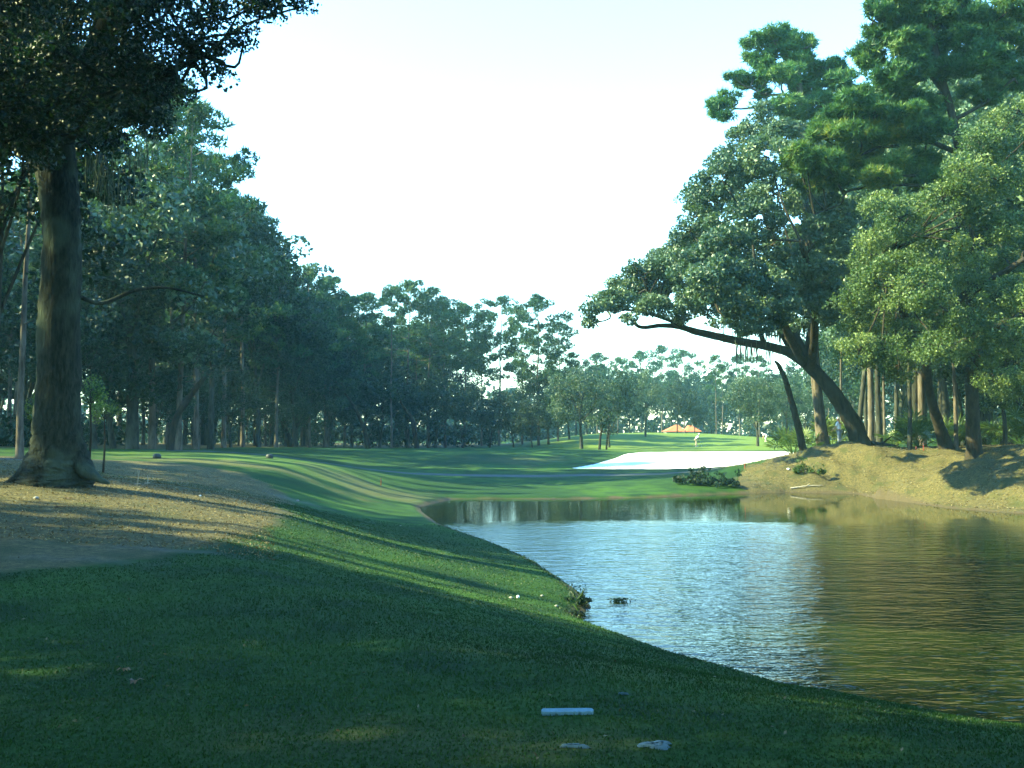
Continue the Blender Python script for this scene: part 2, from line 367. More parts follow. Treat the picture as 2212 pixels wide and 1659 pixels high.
# ------------------------------------------------------------------ ground sheets
def build_ground():
    th = np.r_[np.linspace(-33, 33, 400), np.linspace(33, 327, 92)[1:-1]]; th = np.radians(th)
    rr = np.r_[0.5*(130/0.5)**(np.linspace(0, 1, 430)), 130*(1800/130)**(np.linspace(0, 1, 60)[1:])]
    rr = np.r_[rr]
    T, Q = np.meshgrid(th, rr, indexing='xy'); X = (Q*np.sin(T)).ravel(); Y = (Q*np.cos(T)).ravel()
    Z = terrain(X, Y); nt_, nr = len(th), len(rr)
    i, j = np.meshgrid(np.arange(nr-1), np.arange(nt_), indexing='ij'); j2 = (j+1) % nt_
    q = np.stack([i*nt_+j, i*nt_+j2, (i+1)*nt_+j2, (i+1)*nt_+j], -1).reshape(-1, 4)[:, ::-1]
    verts = np.stack([X, Y, Z], 1)
    c = len(verts); verts = np.r_[verts, [[0, 0, terrain(np.array([0.]), np.array([0.]))[0]]]]
    tri = np.stack([np.arange(nt_), np.full(nt_, c), (np.arange(nt_)+1) % nt_], -1)
    x, y = verts[:, 0], verts[:, 1]
    soft = lambda d, w_: np.clip(.5-d/w_, 0, 1)
    L = np.array([hit(*p)[:2] for p in [(1,1235),(150,1225),(330,1202),(500,1168),(600,1136),(640,1112)]]).tolist()+[(-6.2,26),(-6.6,31),(-8,36),(-10.5,39),(-13.5,40.5),(-22,40),(-60,48),(-60,0),(-14,6)]
    straw = soft(sdist(np.array(L), x, y), 1.2)
    woods = np.array([(-60,52),(-25,57),(-23,70),(-24,90),(-21,108),(-12,126),(2,136),(10,150),(-10,200),(-90,200)])
    straw = np.maximum(straw, soft(sdist(woods, x, y), 4)*.9)
    Rb = np.array([(11.8,54.6),(13,57.5),(15,60.5),(17.5,62.8),(20,66),(24,75),(34,78),(60,78),(80,40),(60,25),(46,28),(33,31),(26,35),(19,41),(17,49),(13,52)])
    straw = np.maximum(straw, soft(sdist(Rb, x, y), 1.0))
    mud = soft(sdist(SHORE, x, y)-.25-.12*N1.fbm(x*2, y*2, 2), .5)
    bare = np.zeros(len(x))
    for (U, V, rx, ry, k) in [(420,1192,1.0,.16,.4),(200,1210,.9,.15,.3),(520,1172,.5,.12,.3),(645,1083,.9,.5,.5),(1425,1612,.17,.1,.0)]:
        h_ = hit(U, V); bare = np.maximum(bare, k*np.clip(1.4-np.hypot((x-h_[0])/rx, (y-h_[1])/ry)*(1+.5*N1.fbm(x*4, y*4, 2)), 0, 1))
    sandp = SANDP
    sand = soft(sdist(sandp, x, y), .5)
    pathp = np.array([(-20,56),(-14,58),(-9,60.5),(-5,62),(0,62.6),(5,63),(12,64.2),(16,68),(20,74)])
    path = soft(sdist(pathp, x, y, False)-.8, .4)
    edge = np.array([(-60,30),(-40,36.5),(-24,39),(-15,41)])
    path = np.maximum(path, soft(sdist(np.array([(-60,37),(-30,37.2),(-17.5,37.6)]), x, y, False)-.6, .3))
    gp = np.array([(8,104),(16,98),(26,97),(36,104),(46,118),(48,140),(38,158),(18,158),(6,150),(2,135),(4,115)])
    green = soft(sdist(gp, x, y), 3)
    for pts in [[(-9.5,46),(-6.5,44.6),(-13,43),(-20,44),(-20,50),(-11,51),(-7,50)], [(48,84),(90,84),(110,140),(60,150),(50,110)], [(26,76),(38,80),(36,90),(27,90)]]:
        green = np.maximum(green, .6*soft(sdist(np.array(pts), x, y), 3))
    green = np.maximum(green, .5*soft(sdist(np.array([(10,90),(28,91),(30,98),(8,100)]), x, y), 3))
    dry_and_sun = np.zeros(len(x))
    for (U, V, rx, ry, k) in [(780,1048,2.2,2.2,.6),(860,1072,1.2,2,.5),(500,1000,4,1.0,.6),(1120,995,3,3,.35),(1330,935,5,8,.35),(1250,1090,.1,.1,0),(700,1580,1.2,.35,.22),(1000,1600,1.4,.3,.28),(1230,1425,1,.5,.15)]:  # dry turf patches; the long foreground streaks paint faint sunlight
        h_ = hit(U, V); dry_and_sun = np.maximum(dry_and_sun, k*np.clip(1.5-np.hypot((x-h_[0])/rx, (y-h_[1])/ry)*(1+.5*N1.fbm(x*.9, y*.9, 2)), 0, 1))
    at = dict(straw=straw*(sand < .5), mud=mud, bare=bare, sand=sand, path=path, green=green, dry_and_sun=dry_and_sun)
    cen = lambda a: a[q].mean(1)
    cs, cst, cp, cg = cen(sand), cen(straw), cen(path), cen(green)
    cx_, cy_ = cen(x), cen(y)
    zone = np.zeros(len(q), int)
    zone[cst > .5] = 1
    zone[(cst > .5) & (cx_ > 5)] = 2
    zone[cg > .8] = 3
    zone[cp > .5] = 4
    zone[cs > .5] = 5
    names = {0: 'lawn', 1: 'pine_straw_bed', 2: 'pine_straw_bank', 3: 'putting_green', 4: 'cart_path', 5: 'sand_bunker'}
    for z_, nm in names.items():
        f = q[zone == z_]
        fs = [f] + ([tri] if z_ == 0 else [])
        used = np.unique(np.concatenate([a.ravel() for a in fs])); mp = np.full(len(verts), -1); mp[used] = np.arange(len(used))
        me = mesh(nm, verts[used], [mp[a] for a in fs], [M_GROUND], {k: v[used] for k, v in at.items()}, True)
        o = ob(nm, me); o['kind'] = 'structure'
    o = None
    wv = np.array([[-9, 4, ZW], [64, 2, ZW], [64, 58, ZW], [-9, 58, ZW]]); me = mesh('pond_water', wv, [np.array([[0, 1, 2, 3]])], [water_mat()])
    o = ob('water', me); o['kind'] = 'structure'
build_ground()

# ------------------------------------------------------------------ tree builders
def pine_parts(h, r0, seed, cb=.45, spread=4.2, nb=30, ntuft=30, L=.42, wd=.12, puff=1.0, lean=.3, needles=7, m_leaf=None):
    rng = np.random.default_rng(seed); tr = MB(); cr = MB()
    k = 9; zz = np.linspace(0, h, k); off = np.cumsum(rng.normal(0, lean*.35, (k, 2)), 0); off -= off[0]; off *= (zz/h)[:, None]**.7
    path = np.c_[off, zz]; rad = r0*(1-.82*(zz/h))
    p, r = smooth_path(path, 3, rad); r[0] *= 1.35; r[1] *= 1.1; p[0, 2] -= .4
    tube(tr, p, r, 9, .06, rng=rng)
    at = lambda z: np.array([np.interp(z, p[:, 2], p[:, 0]), np.interp(z, p[:, 2], p[:, 1]), z])
    for i in range(nb):
        f = (i+rng.random())/nb; z = h*(cb+(1-cb)*f*.97); az = i*2.4+rng.uniform(-.5, .5)
        prof = (math.sin(math.pi*min(1, .25+.75*f*1.0))**.6)*.9+.12
        Lb = spread*prof*rng.uniform(.45, 1.15)
        a = at(z); d = np.array([math.cos(az), math.sin(az), 0]); rise = rng.uniform(.05, .5)+.5*f
        pts = [a, a+d*Lb*.4+[0, 0, Lb*rise*.15], a+d*Lb*.8+[0, 0, Lb*rise*.45], a+d*Lb+[0, 0, Lb*rise*.7]]
        bp, br = smooth_path(pts, 3, [r0*.22*(1.1-f*.6), r0*.15, r0*.08, .015]); tube(tr, bp, br, 5, rng=rng)
        npf = max(1, int(round(Lb/1.3)))
        for q_ in range(npf):
            g = 1-q_*.28; side = np.cross(d, [0, 0, 1])*rng.uniform(-.35, .35)*Lb*(.5+.5*(q_ > 0))
            c = a+d*Lb*g+side+[0, 0, Lb*rise*.7*g+rng.uniform(0, .3)]
            rp = puff*rng.uniform(.65, 1.1)
            pts_ = ball(ntuft, rng, .35)*[rp, rp, rp*.55]+c
            tufts(cr, pts_, L, wd, needles, rng, np.clip(rng.uniform(.15, .75)+rng.normal(0, .15, ntuft), 0, 1))
    for _ in range(3):
        c = at(h*.99)+rng.normal(0, .3, 3); pts_ = ball(ntuft, rng, .35)*[puff*.8, puff*.8, puff*.6]+c
        tufts(cr, pts_, L, wd, needles, rng, np.clip(rng.uniform(.3, .8)+rng.normal(0, .15, ntuft), 0, 1))
    for _ in range(rng.integers(2, 6)):         # dead stubs below the crown
        z = h*rng.uniform(.2, cb); az = rng.uniform(0, 6.28); a = at(z); d = np.array([math.cos(az), math.sin(az), .15])
        tube(tr, [a, a+d*rng.uniform(.4, 1.3)], [.04, .015], 4, rng=rng)
    return tr.mesh('pine_trunk', [M_BARKP], True), cr.mesh('pine_crown', [m_leaf or M_PINED])

def oak_parts(h, r0, seed, cb=.28, spread=4.5, nl=7, nleaf=190, leaf=.235, puff=.95, m_leaf=None, m_bark=None, lean=.5, fill=2.4, moss=False):
    rng = np.random.default_rng(seed); tr = MB(); cr = MB()
    top = np.array([rng.normal(0, lean), rng.normal(0, lean), h*(cb+.18)])
    p, r = smooth_path([[0, 0, -.3], [top[0]*.2, top[1]*.3, h*cb*.5], [top[0]*.6, top[1]*.6, h*cb], top], 4, [r0*1.35, r0, r0*.9, r0*.6]); r[0] *= 1.25
    tube(tr, p, r, 10, .08, rng=rng)
    ends = []
    cen = np.array([top[0], top[1], h*(cb+1)/2])
    for i in range(nl):
        az = i*2.4+rng.uniform(-.4, .4); el = rng.uniform(.0, 1.25); s0 = p[rng.integers(len(p)//2, len(p))]
        tgt = cen+np.array([math.cos(az)*math.cos(el)*spread, math.sin(az)*math.cos(el)*spread, (math.sin(el)*.95-.25)*h*(1-cb)/2])*rng.uniform(.7, 1)
        midp = (s0+tgt)/2+rng.normal(0, .35, 3)+[0, 0, .3]
        lp, lr = smooth_path([s0, midp, tgt], 4, [r0*.45, r0*.25, r0*.08]); tube(tr, lp, lr, 6, .05, rng=rng)
        for _ in range(3):
            b0 = lp[rng.integers(3, len(lp))]; e = b0+rdir(1, rng, .3)[0]*spread*rng.uniform(.25, .5)
            tube(tr, [b0, (b0+e)/2+rng.normal(0, .1, 3), e], [r0*.12, r0*.08, .015], 4, rng=rng); ends.append(e)
        ends.append(tgt)
    nf = int(spread*spread*fill); dd = rdir(nf, rng, .25); el_ = cen+dd*np.array([spread, spread, h*(1-cb)/2])*rng.uniform(.62, 1.0, (nf, 1))*(1+.22*np.sin(dd[:, :1]*5+seed)*np.cos(dd[:, 1:2]*4+seed))
    for c in list(ends)+list(el_):
        rp = puff*rng.uniform(.6, 1.25); nl_ = int(nleaf*rp*rp/(puff*puff))
        pts_ = ball(nl_, rng, .4)*[rp, rp, rp*.75]+c
        leaves(cr, pts_, leaf, rng, np.clip(rng.uniform(.2, .7)+rng.normal(0, .18, nl_), 0, 1), .62)
    return tr.mesh('oak_trunk', [m_bark or M_BARKO], True), cr.mesh('oak_crown', [m_leaf or M_OAK])

PROTO = {}
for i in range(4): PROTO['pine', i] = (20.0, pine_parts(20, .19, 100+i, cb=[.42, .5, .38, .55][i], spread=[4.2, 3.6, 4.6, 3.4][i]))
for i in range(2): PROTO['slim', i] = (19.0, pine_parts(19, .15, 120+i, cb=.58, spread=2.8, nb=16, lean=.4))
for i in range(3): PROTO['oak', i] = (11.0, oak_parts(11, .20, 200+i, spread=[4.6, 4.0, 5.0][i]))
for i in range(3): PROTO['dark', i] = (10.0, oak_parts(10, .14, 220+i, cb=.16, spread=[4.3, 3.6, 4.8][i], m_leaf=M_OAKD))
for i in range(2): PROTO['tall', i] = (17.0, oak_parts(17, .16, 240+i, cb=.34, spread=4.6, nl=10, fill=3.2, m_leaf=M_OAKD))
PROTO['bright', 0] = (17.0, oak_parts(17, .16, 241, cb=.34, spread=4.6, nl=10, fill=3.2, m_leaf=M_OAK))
NAMES = {'pine': 'pine_tree', 'slim': 'pine_tree', 'oak': 'oak_tree', 'dark': 'oak_tree', 'tall': 'oak_tree', 'bright': 'oak_tree'}
TREES = []
def tree(kind, x, y, h, label, group=None, var=None, rz=None, wx=1.0, z=None):
    if var is None: var = int(R.integers(0, sum(1 for k in PROTO if k[0] == kind)))
    h0, (mt, mc) = PROTO[kind, var]; s = h/h0
    r = empty(NAMES[kind], (x, y, (gz(x, y) if z is None else z)-.05), R.uniform(0, 6.28) if rz is None else rz, (s*wx, s*wx, s))
    tag(r, label, 'pine tree' if 'pine' in NAMES[kind] else 'oak tree', group)
    ob('trunk', mt, r); ob('crown', mc, r); TREES.append((x, y)); return r
def tree_uv(kind, U, y, Vt, label, group=None, **k):
    x = (U-CU)/F*y; z0 = gz(x, y); h = P(U, Vt, y)[2]-z0
    return tree(kind, x, y, h, label, group, z=z0, **k)
ORD = 'first second third fourth fifth sixth seventh eighth ninth tenth eleventh twelfth thirteenth fourteenth fifteenth sixteenth seventeenth eighteenth nineteenth twentieth'.split()
def sil(U):
    return np.interp(U, [0, 200, 350, 400, 450, 520, 555, 600, 640, 680, 740, 800, 870, 930, 990, 1080, 1150, 1200, 1235, 1290, 1440, 1530, 1600, 1800],
                     [60, 120, 230, 280, 360, 450, 530, 565, 605, 595, 640, 645, 618, 632, 657, 657, 648, 690, 765, 768, 750, 805, 772, 765])

# front row of the woods on the left, in photo order
front = [(45,38,40,'slim','slim pale-barked pine left of the big oak, its trunk lit on one side'),
 (205,57,500,'dark','dark short oak just right of the big oak trunk, first of a close pair'),
 (248,60,520,'dark','dark short oak just right of the big oak trunk, second of a close pair'),
 (288,60,330,'oak','oak with a thick pale sunlit trunk standing on the edge of the shaded lawn'),
 (330,64,170,'pine','tall pine rising behind the pale-trunked oak'),
 (387,60,250,'pine','tall straight pine with a bare grey trunk in front of the left woods'),
 (425,72,330,'pine','broad pine behind the dark leaning trunk in the left woods'),
 (456,74,380,'tall','tall dark oak with a wide shaded trunk, left of the slope in the treetops'),
 (484,82,420,'pine','pine on the falling treetop line, next to the wide dark trunk'),
 (525,90,455,'pine','pine whose ragged top juts out highest on the falling treetop line'),
 (560,94,535,'tall','bushy dark oak halfway down the falling treetop line'),
 (598,96,565,'pine','pine with a sunlit trunk near the middle of the woods edge'),
 (636,100,610,'tall','dark rounded oak closing the steep part of the treetop line'),
 (668,108,590,'pine','pine with a puffed crown at the foot of the steep treetop line'),
 (704,112,605,'pine','pale green pine just right of the steep treetop line'),
 (745,118,645,'pine','pine over the forked dark trunks at the back of the fairway'),
 (790,122,640,'pine','pine standing beside the sky gaps above the fairway'),
 (846,118,625,'slim','slim pine with one bright sunlit trunk standing alone at the fairway edge'),
 (882,128,612,'pine','tallest rounded pine in the middle of the back tree line'),
 (925,130,628,'pine','flat-topped pine right of the tallest rounded pine'),
 (962,132,650,'pine','pine at the right shoulder of the back tree line'),
 (1003,134,660,'pine','thin-crowned pine left of the bright sky opening'),
 (1078,134,652,'pine','open pine standing over the bright sky opening'),
 (1128,128,665,'slim','slim pine between the sky opening and the tall end pine'),
 (1163,120,643,'pine','tall pine with a long lit trunk at the right end of the back tree line'),
 (1205,128,700,'pine','lower layered pine at the very end of the back tree line'),
 (1040,136,680,'slim','slim bare-stemmed pine seen inside the bright sky opening')]
for U, y, Vt, k, lb in front:
    tree_uv(k, U, y, Vt, lb, 'trees along the edge of the woods')
# dark understorey oaks under the pines
und = [(330,66,760),(420,78,790),(500,86,770),(585,100,800),(640,106,760),(700,112,770),(760,116,760),(820,122,775),(880,126,800),(940,128,790),(1000,124,830),(1058,116,842),(1110,112,850),(1150,108,862),(1230,130,800),(1185,122,800)]
for i, (U, y, Vt) in enumerate(und):
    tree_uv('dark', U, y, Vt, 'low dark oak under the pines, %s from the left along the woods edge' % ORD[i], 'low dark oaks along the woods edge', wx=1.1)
# deeper trees
def fill(nwant, region, kinds, hfun, label, group, mind=3.2, rng=R, tries=4000):
    c = 0; xs0 = region[:, 0]; lo, hi = region.min(0), region.max(0)
    for _ in range(tries):
        if c >= nwant: break
        x, y = rng.uniform(lo[0], hi[0]), rng.uniform(lo[1], hi[1])
        if sdist(region, np.array([x]), np.array([y]))[0] > 0: continue
        if any((x-a)**2+(y-b)**2 < mind*mind for a, b in TREES): continue
        k = kinds[int(rng.integers(len(kinds)))]; h = hfun(x, y)
        if h is None: continue
        lab = label[NAMES[k]] if isinstance(label, dict) else label
        tree(k, x, y, h, lab, group[NAMES[k]] if isinstance(group, dict) else group); c += 1
def hleft(x, y):
    U = CU+F*x/y
    if 985 < U < 1118 and y > 133: return None
    if U < 60 or U > 1180: return R.uniform(17, 23)
    h = P(U, sil(U)+R.uniform(15, 120), y)[2]-gz(x, y)
    return float(np.clip(h, 7, 25))
woods = np.array([(-55,53),(-27,60),(-26,75),(-27,92),(-24,112),(-14,132),(2,142),(2,170),(-30,175),(-75,120),(-72,56)])
fill(95, woods, ['pine', 'pine', 'slim', 'slim', 'tall', 'dark'], hleft,
     {'pine_tree': 'pine deep in the shaded woods behind the front row of trees', 'oak_tree': 'dark oak deep in the shaded woods behind the front row of trees'},
     {'pine_tree': 'pines deep in the left woods', 'oak_tree': 'oaks deep in the left woods'})
# ---- far line behind the green
far = [(1245,160,778,'tall'),(1290,175,766,'pine'),(1335,178,775,'pine'),(1385,190,762,'pine'),(1430,208,750,'pine'),(1478,214,760,'pine'),(1522,206,800,'tall'),
 (1560,180,790,'pine'),(1598,182,770,'pine'),(1640,176,772,'pine'),(1690,172,785,'tall'),(1740,170,770,'pine'),(1790,168,765,'pine'),(1270,190,790,'dark'),(1360,190,800,'tall'),(1450,222,800,'tall'),(1540,190,830,'dark'),(1620,188,820,'tall'),(1710,186,800,'tall'),(1780,186,800,'tall')]
far.sort()
for i, (U, y, Vt, k) in enumerate(far):
    tree_uv(k, U, y, Vt, '%s tree from the left in the distant line beyond the putting green, %s' % (ORD[i], 'a pine' if NAMES[k] == 'pine_tree' else 'an oak'), 'distant trees beyond the green')
tree_uv('oak', 1256, 104, 788, 'spreading dark oak with a forked trunk standing alone on the mound before the green', var=0, wx=1.0)
tree_uv('dark', 1316, 112, 800, 'bushy dark oak crowded against the forked oak before the green', wx=.9)
tree_uv('oak', 1394, 134, 806, 'sunlit light green oak at the back edge of the putting green', var=1, wx=.8)
tree_uv('dark', 1462, 158, 812, 'dark oak standing in front of the terracotta roofs', wx=.8)
tree_uv('dark', 1500, 160, 850, 'small dark oak between the terracotta roofs and the sunlit slope', wx=.8)
tree_uv('oak', 1636, 117, 806, 'rounded sunlit oak on the right part of the green, trunk short and dark', var=2, wx=.95)
tree_uv('oak', 1700, 132, 815, 'grey-green oak with hanging sprays behind the leaning dead trunk', var=0)
tree_uv('slim', 1547, 150, 770, 'slim pine with a patchy lit trunk behind the sunlit slope')
# ---- woods on the right, behind the leaning oak
def hright(x, y):
    U = CU+F*x/y
    Vt = np.interp(U, [1750, 1800, 1850, 1950, 2100], [800, 760, 600, 400, 250])+R.uniform(0, 120)
    return float(np.clip(P(U, Vt, y)[2]-gz(x, y), 7, 26))
rw = np.array([(32,76),(48,74),(70,72),(90,90),(90,160),(46,160),(42,130)])
fill(60, rw, ['pine', 'slim', 'tall', 'dark', 'dark', 'oak'], hright,
     {'pine_tree': 'pine standing far back in the woods on the right', 'oak_tree': 'oak standing far back in the woods on the right'},
     {'pine_tree': 'pines far back in the right woods', 'oak_tree': 'oaks far back in the right woods'}, mind=4)
rw2 = np.array([(28,64),(40,60),(58,50),(66,62),(56,76),(30,76)])
fill(9, rw2, ['dark', 'oak', 'slim'], lambda x, y: R.uniform(9, 13),
     {'pine_tree': 'slim pine just behind the crest of the straw bank', 'oak_tree': 'oak just behind the crest of the straw bank'},
     {'pine_tree': 'pines behind the straw bank', 'oak_tree': 'oaks behind the straw bank'}, mind=4)
# ---- shade trees off to the left of the tee and behind it
for i, (x, y, h, k, wx) in enumerate([(-17,-4,15,'tall',1),(-18,2.4,16,'tall',1),(-21,9,17,'tall',.9),(-20,11,15,'tall',1),(-27,-1,19,'tall',1),(-30,0.5,20,'tall',1),(-33,10.5,21,'tall',1),(-38,0,22,'tall',1),(-44,6,22,'slim',.7),(-14,9.5,12,'oak',.8),(-44,12,20,'slim',.6),
      (-27,19.4,18,'pine',.20),(-27,16.1,17,'pine',.17),(-26,15.1,16,'pine',.10),(-36,14.2,19,'slim',.5),(-30,21.7,19,'pine',.25),(-30,41.6,19,'pine',.20),(-31,44.2,20,'pine',.22),(-29,46.3,19,'pine',.16),(-32,48.4,20,'pine',.2),(-33,50.3,20,'pine',.14),  # squeezed pines added to split the sunlight into strips
      (-27,27,17,'tall',1),(-35,26,20,'tall',.9),(-32,32,18,'tall',1),(-22,31.5,16,'tall',1),(-42,31,21,'tall',1),(-36,37,18,'slim',1),(-42,44.5,20,'slim',.7),(-36,51,18,'slim',.6)]):
    tree(k, x, y, h, 'unseen shade %s beyond the left edge of the view, beside the tee' % ('pine' if k in ('slim', 'pine') else 'oak'), 'shade trees left of the tee', wx=wx)
for i, (x, y, h, k) in enumerate([(-6.5,-1.5,15,'tall'),(5,-5,17,'tall'),(-3,-7,17,'tall'),(10,-10,17,'tall'),(-12,-12,18,'tall'),(2,-16,19,'tall'),(15,-3,14,'tall'),(20,-12,19,'tall'),(-20,-18,20,'tall'),(10,-22,20,'tall'),(-8,-24,20,'tall'),(26,-4,17,'tall'),(17,7,15,'tall'),(22,12,17,'tall'),(28,17,18,'tall'),(30,24,18,'tall'),(13,2,15,'tall'),(33,30,18,'tall'),(36,12,19,'tall')]):
    tree(k, x, y, h, 'tall oak added for shade behind or right of the tee, out of view', 'oaks behind the tee', wx=1.25)  # unseen oaks added to hold back sky light from the tee
# ------------------------------------------------------------------ hero trees
def px(U, V, y): return P(U, V, y)
def limb(mb, pts, y, n=10, rough=.06, k=5, dy=None, rng=R):
    """pts: (U, V, radius in photo units[, extra depth])"""
    q = [P(p[0], p[1], y+(p[3] if len(p) > 3 else 0)) for p in pts]; r = [p[2]/F*y for p in pts]
    pp, rr = smooth_path(q, k, r); tube(mb, pp, rr, n, rough, rng=rng); return pp
def shift(mb, loc):
    for i in range(len(mb.v)): mb.v[i] = mb.v[i]-np.asarray(loc)
def blobs(mb, tw, bl, y, rng, rp=.55, leaf=.11, nleaf=110, cover=2.2, mode='leaf', depth=.85, L=.3, wd=.05, ntuft=14, needles=8, twig=.03, aspect=.55, src=None, droop=0):
    for b in bl:
        dy = b[4] if len(b) > 4 else rng.uniform(-1, 1)*1.6
        c = P(b[0], b[1], y+dy); rx, rz = b[2]/F*y, b[3]/F*y; ry = rx*depth
        npf = max(2, int(cover*(rx*rz+rx*ry)/(rp*rp)))
        base = rng.uniform(.2, .6)
        pc = ball(npf, rng, .55)*[rx, ry, rz]*np.array([1, 1, .9])+c
        for q in pc:
            s = rp*rng.uniform(.6, 1.25); tn = np.clip(base+rng.uniform(-.2, .3), .05, .95)
            if mode == 'leaf':
                k = int(nleaf*(s/rp)**2); pts = ball(k, rng, .35)*[s, s, s*.7]+q; pts[:, 2] -= droop*rng.random(k)**2
                leaves(mb, pts, leaf, rng, np.clip(tn+rng.normal(0, .17, k), 0, 1), aspect)
            else:
                k = ntuft; pts = ball(k, rng, .35)*[s, s, s*.55]+q
                tufts(mb, pts, L, wd, needles, rng, np.clip(tn+rng.normal(0, .14, k), 0, 1))
        if tw is not None and twig:
            s0 = c if src is None else src[np.argmin(np.linalg.norm(src-c, axis=1))]
            m_ = (s0+c)/2+rng.normal(0, .25, 3); lp, lr = smooth_path([s0, m_, c], 3, [twig*2.2, twig*1.5, twig])
            tube(tw, lp, lr, 5, rng=rng)
            for q in pc[:4]: tube(tw, [c, (c+q)/2+rng.normal(0, .1, 3), q], [twig, twig*.7, twig*.3], 4, rng=rng)
def strands(mb, pts, ln, rng, w_=.035, n=9, spread=.25):
    for p in pts:
        for _ in range(n):
            a = p+rng.normal(0, spread, 3)*[1, 1, .3]; l = ln*rng.uniform(.4, 1.1); b = a-[rng.normal(0, .04), rng.normal(0, .04), l]
            s = rdir(1, rng)[0]*[1, 1, 0]; s = s/(np.linalg.norm(s)+1e-6)*w_*rng.uniform(.6, 1.4); mid = (a+b)/2+rng.normal(0, .05, 3)
            mb.add([a-s*.4, a+s*.4, mid+s, mid-s, b], np.array([[0, 1, 2, 3]]), np.array([[3, 2, 4]]), rng.uniform(.1, .9))
def hero(name, base, label, cat, parts, group=None):
    r = empty(name, base); tag(r, label, cat, group)
    for nm, mb, ms, sm in parts:
        if mb.n: shift(mb, base); mb.obj(nm, ms, r, sm)
    return r

# 1. the big oak on the left
g = np.random.default_rng(31); Y = 21.0; tr, cr, mo = MB(), MB(), MB()
base = np.array([P(125, 1035, Y)[0], Y, gz(P(125, 1035, Y)[0], Y)])
main = limb(tr, [(118,1068,86),(118,1040,76),(119,1010,63),(122,965,52),(125,876,46),(128,700,43),(134,531,39),(130,440,40),(118,340,42),(108,280,44)], Y, 26, .075, k=9)
l1 = limb(tr, [(110,330,36),(85,240,32),(52,150,34),(20,30,30,-.5),(-30,-120,26,-1),(-60,-300,18,-1.5)], Y, 12)
l2 = limb(tr, [(114,330,34),(140,250,28),(182,180,27),(222,70,24,-1),(262,-60,20,-2),(300,-240,14,-3)], Y, 12)
l3 = limb(tr, [(230,60,17,-1),(300,20,13,-2.5),(380,-30,9,-4),(470,-70,6,-5),(560,-80,4,-5.5)], Y, 8)
l4 = limb(tr, [(140,300,16),(210,230,12,-1),(290,190,9,-2),(380,150,6,-3),(440,120,4,-3.5)], Y, 8)
l5 = limb(tr, [(60,170,16),(0,110,12,1),(-80,60,9,2),(-200,20,6,3)], Y, 8)
l6 = limb(tr, [(168,640,5),(220,655,5,.5),(290,628,4,1),(360,622,3,1.5),(440,640,2,2)], Y, 5)
l7 = limb(tr, [(100,-50,14,-1),(60,-200,10,-4),(90,-350,8,-7),(140,-500,5,-9)], Y, 8)
for pts in ([(100,965,34),(84,990,28),(58,1018,19,-.2),(34,1036,11,-.3),(8,1046,4,-.4)], [(146,960,34),(164,990,30),(188,1018,18,-.2),(212,1034,8,-.4),(236,1044,3,-.4)],
            [(90,990,24),(80,1020,20,.8),(70,1035,8,1.4)]):
    limb(tr, pts, Y, 9, .08)
src = np.concatenate([l1, l2, l3, l4, l5, l7])
bl = []
for i in range(150):
    U = g.uniform(-260, 350); V = g.uniform(-420, 215)+(0 if U < 300 else -40)
    bl.append((U, V, g.uniform(45, 85), g.uniform(35, 60), g.uniform(-5, 3)))
for U, V, a, b in [(330,215,30,26),(352,150,34,28),(300,240,34,24),(372,95,44,34),(420,60,46,36),(465,35,46,34),(400,125,34,24),(392,178,22,22),(350,205,14,12),(375,200,16,12),(478,120,16,20),(465,95,30,20),(480,160,10,16),
                   (515,30,40,34),(535,70,22,22),(560,10,36,22),(505,85,24,18),(525,100,14,9),(605,2,34,12),(640,6,20,10),(655,14,7,9),(590,30,14,12),(450,150,12,12),(395,205,12,8),(360,50,50,40),(440,5,60,30),(520,-30,60,30),(600,-40,60,25)]:
    bl.append((U, V, a, b, g.uniform(-4.5, -3)))
blobs(cr, tr, bl, Y, g, rp=.26, leaf=.085, nleaf=62, cover=1.35, twig=.018, aspect=.62, src=src, depth=1.3)
l8 = limb(tr, [(150,250,22),(230,60,20,-3),(420,-260,17,-8),(700,-900,13,-13)], Y, 8)
for i in range(330):            # unseen canopy added over the tee to cut sky light
    x_, y_ = g.uniform(-13, 8), g.uniform(-3, 15); c_ = np.array([x_, y_, max(8.2, 3.2+.46*y_+1.2)+g.uniform(0, 3.5)]); k_ = 60
    leaves(cr, ball(k_, g, .4)*[1.3, 1.3, .7]+c_, .24, g, np.clip(g.uniform(.2, .6)+g.normal(0, .15, k_), 0, 1), .6)
    if i % 6 == 0: s_ = l8[np.argmin(np.linalg.norm(l8-c_, axis=1))]; tube(tr, [s_, (s_+c_)/2+[0, 0, .3], c_], [.07, .05, .02], 5, rng=g)
for U, V in zip(list(g.uniform(-90, 350, 62)), list(g.uniform(150, 330, 62))):
    if V < 330-max(0, U-150)*.35: bl_ = [(U, V, g.uniform(34, 60), g.uniform(26, 44), g.uniform(-4.5, -1) if U < 210 else g.uniform(-1, 3))]; blobs(cr, tr, bl_, Y, g, rp=.28, leaf=.09, nleaf=60, cover=1.3, twig=.014, aspect=.62, src=src, depth=1.2)
mp = [P(U, V, Y+g.uniform(-3, 1)) for U, V in zip(g.uniform(60, 420, 46), g.uniform(-60, 200, 46))]+[P(U, V, Y+g.uniform(.5, 3)) for U, V in zip(g.uniform(190, 330, 16), g.uniform(230, 420, 16))]
strands(mo, mp, .9, g, .010, 14, .14)
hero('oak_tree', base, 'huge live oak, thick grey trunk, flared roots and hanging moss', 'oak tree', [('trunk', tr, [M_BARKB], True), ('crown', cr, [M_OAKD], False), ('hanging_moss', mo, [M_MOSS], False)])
tree_uv('tall', -22, 25, -60, 'dark tree cut off by the left picture edge beside the huge live oak', var=0)

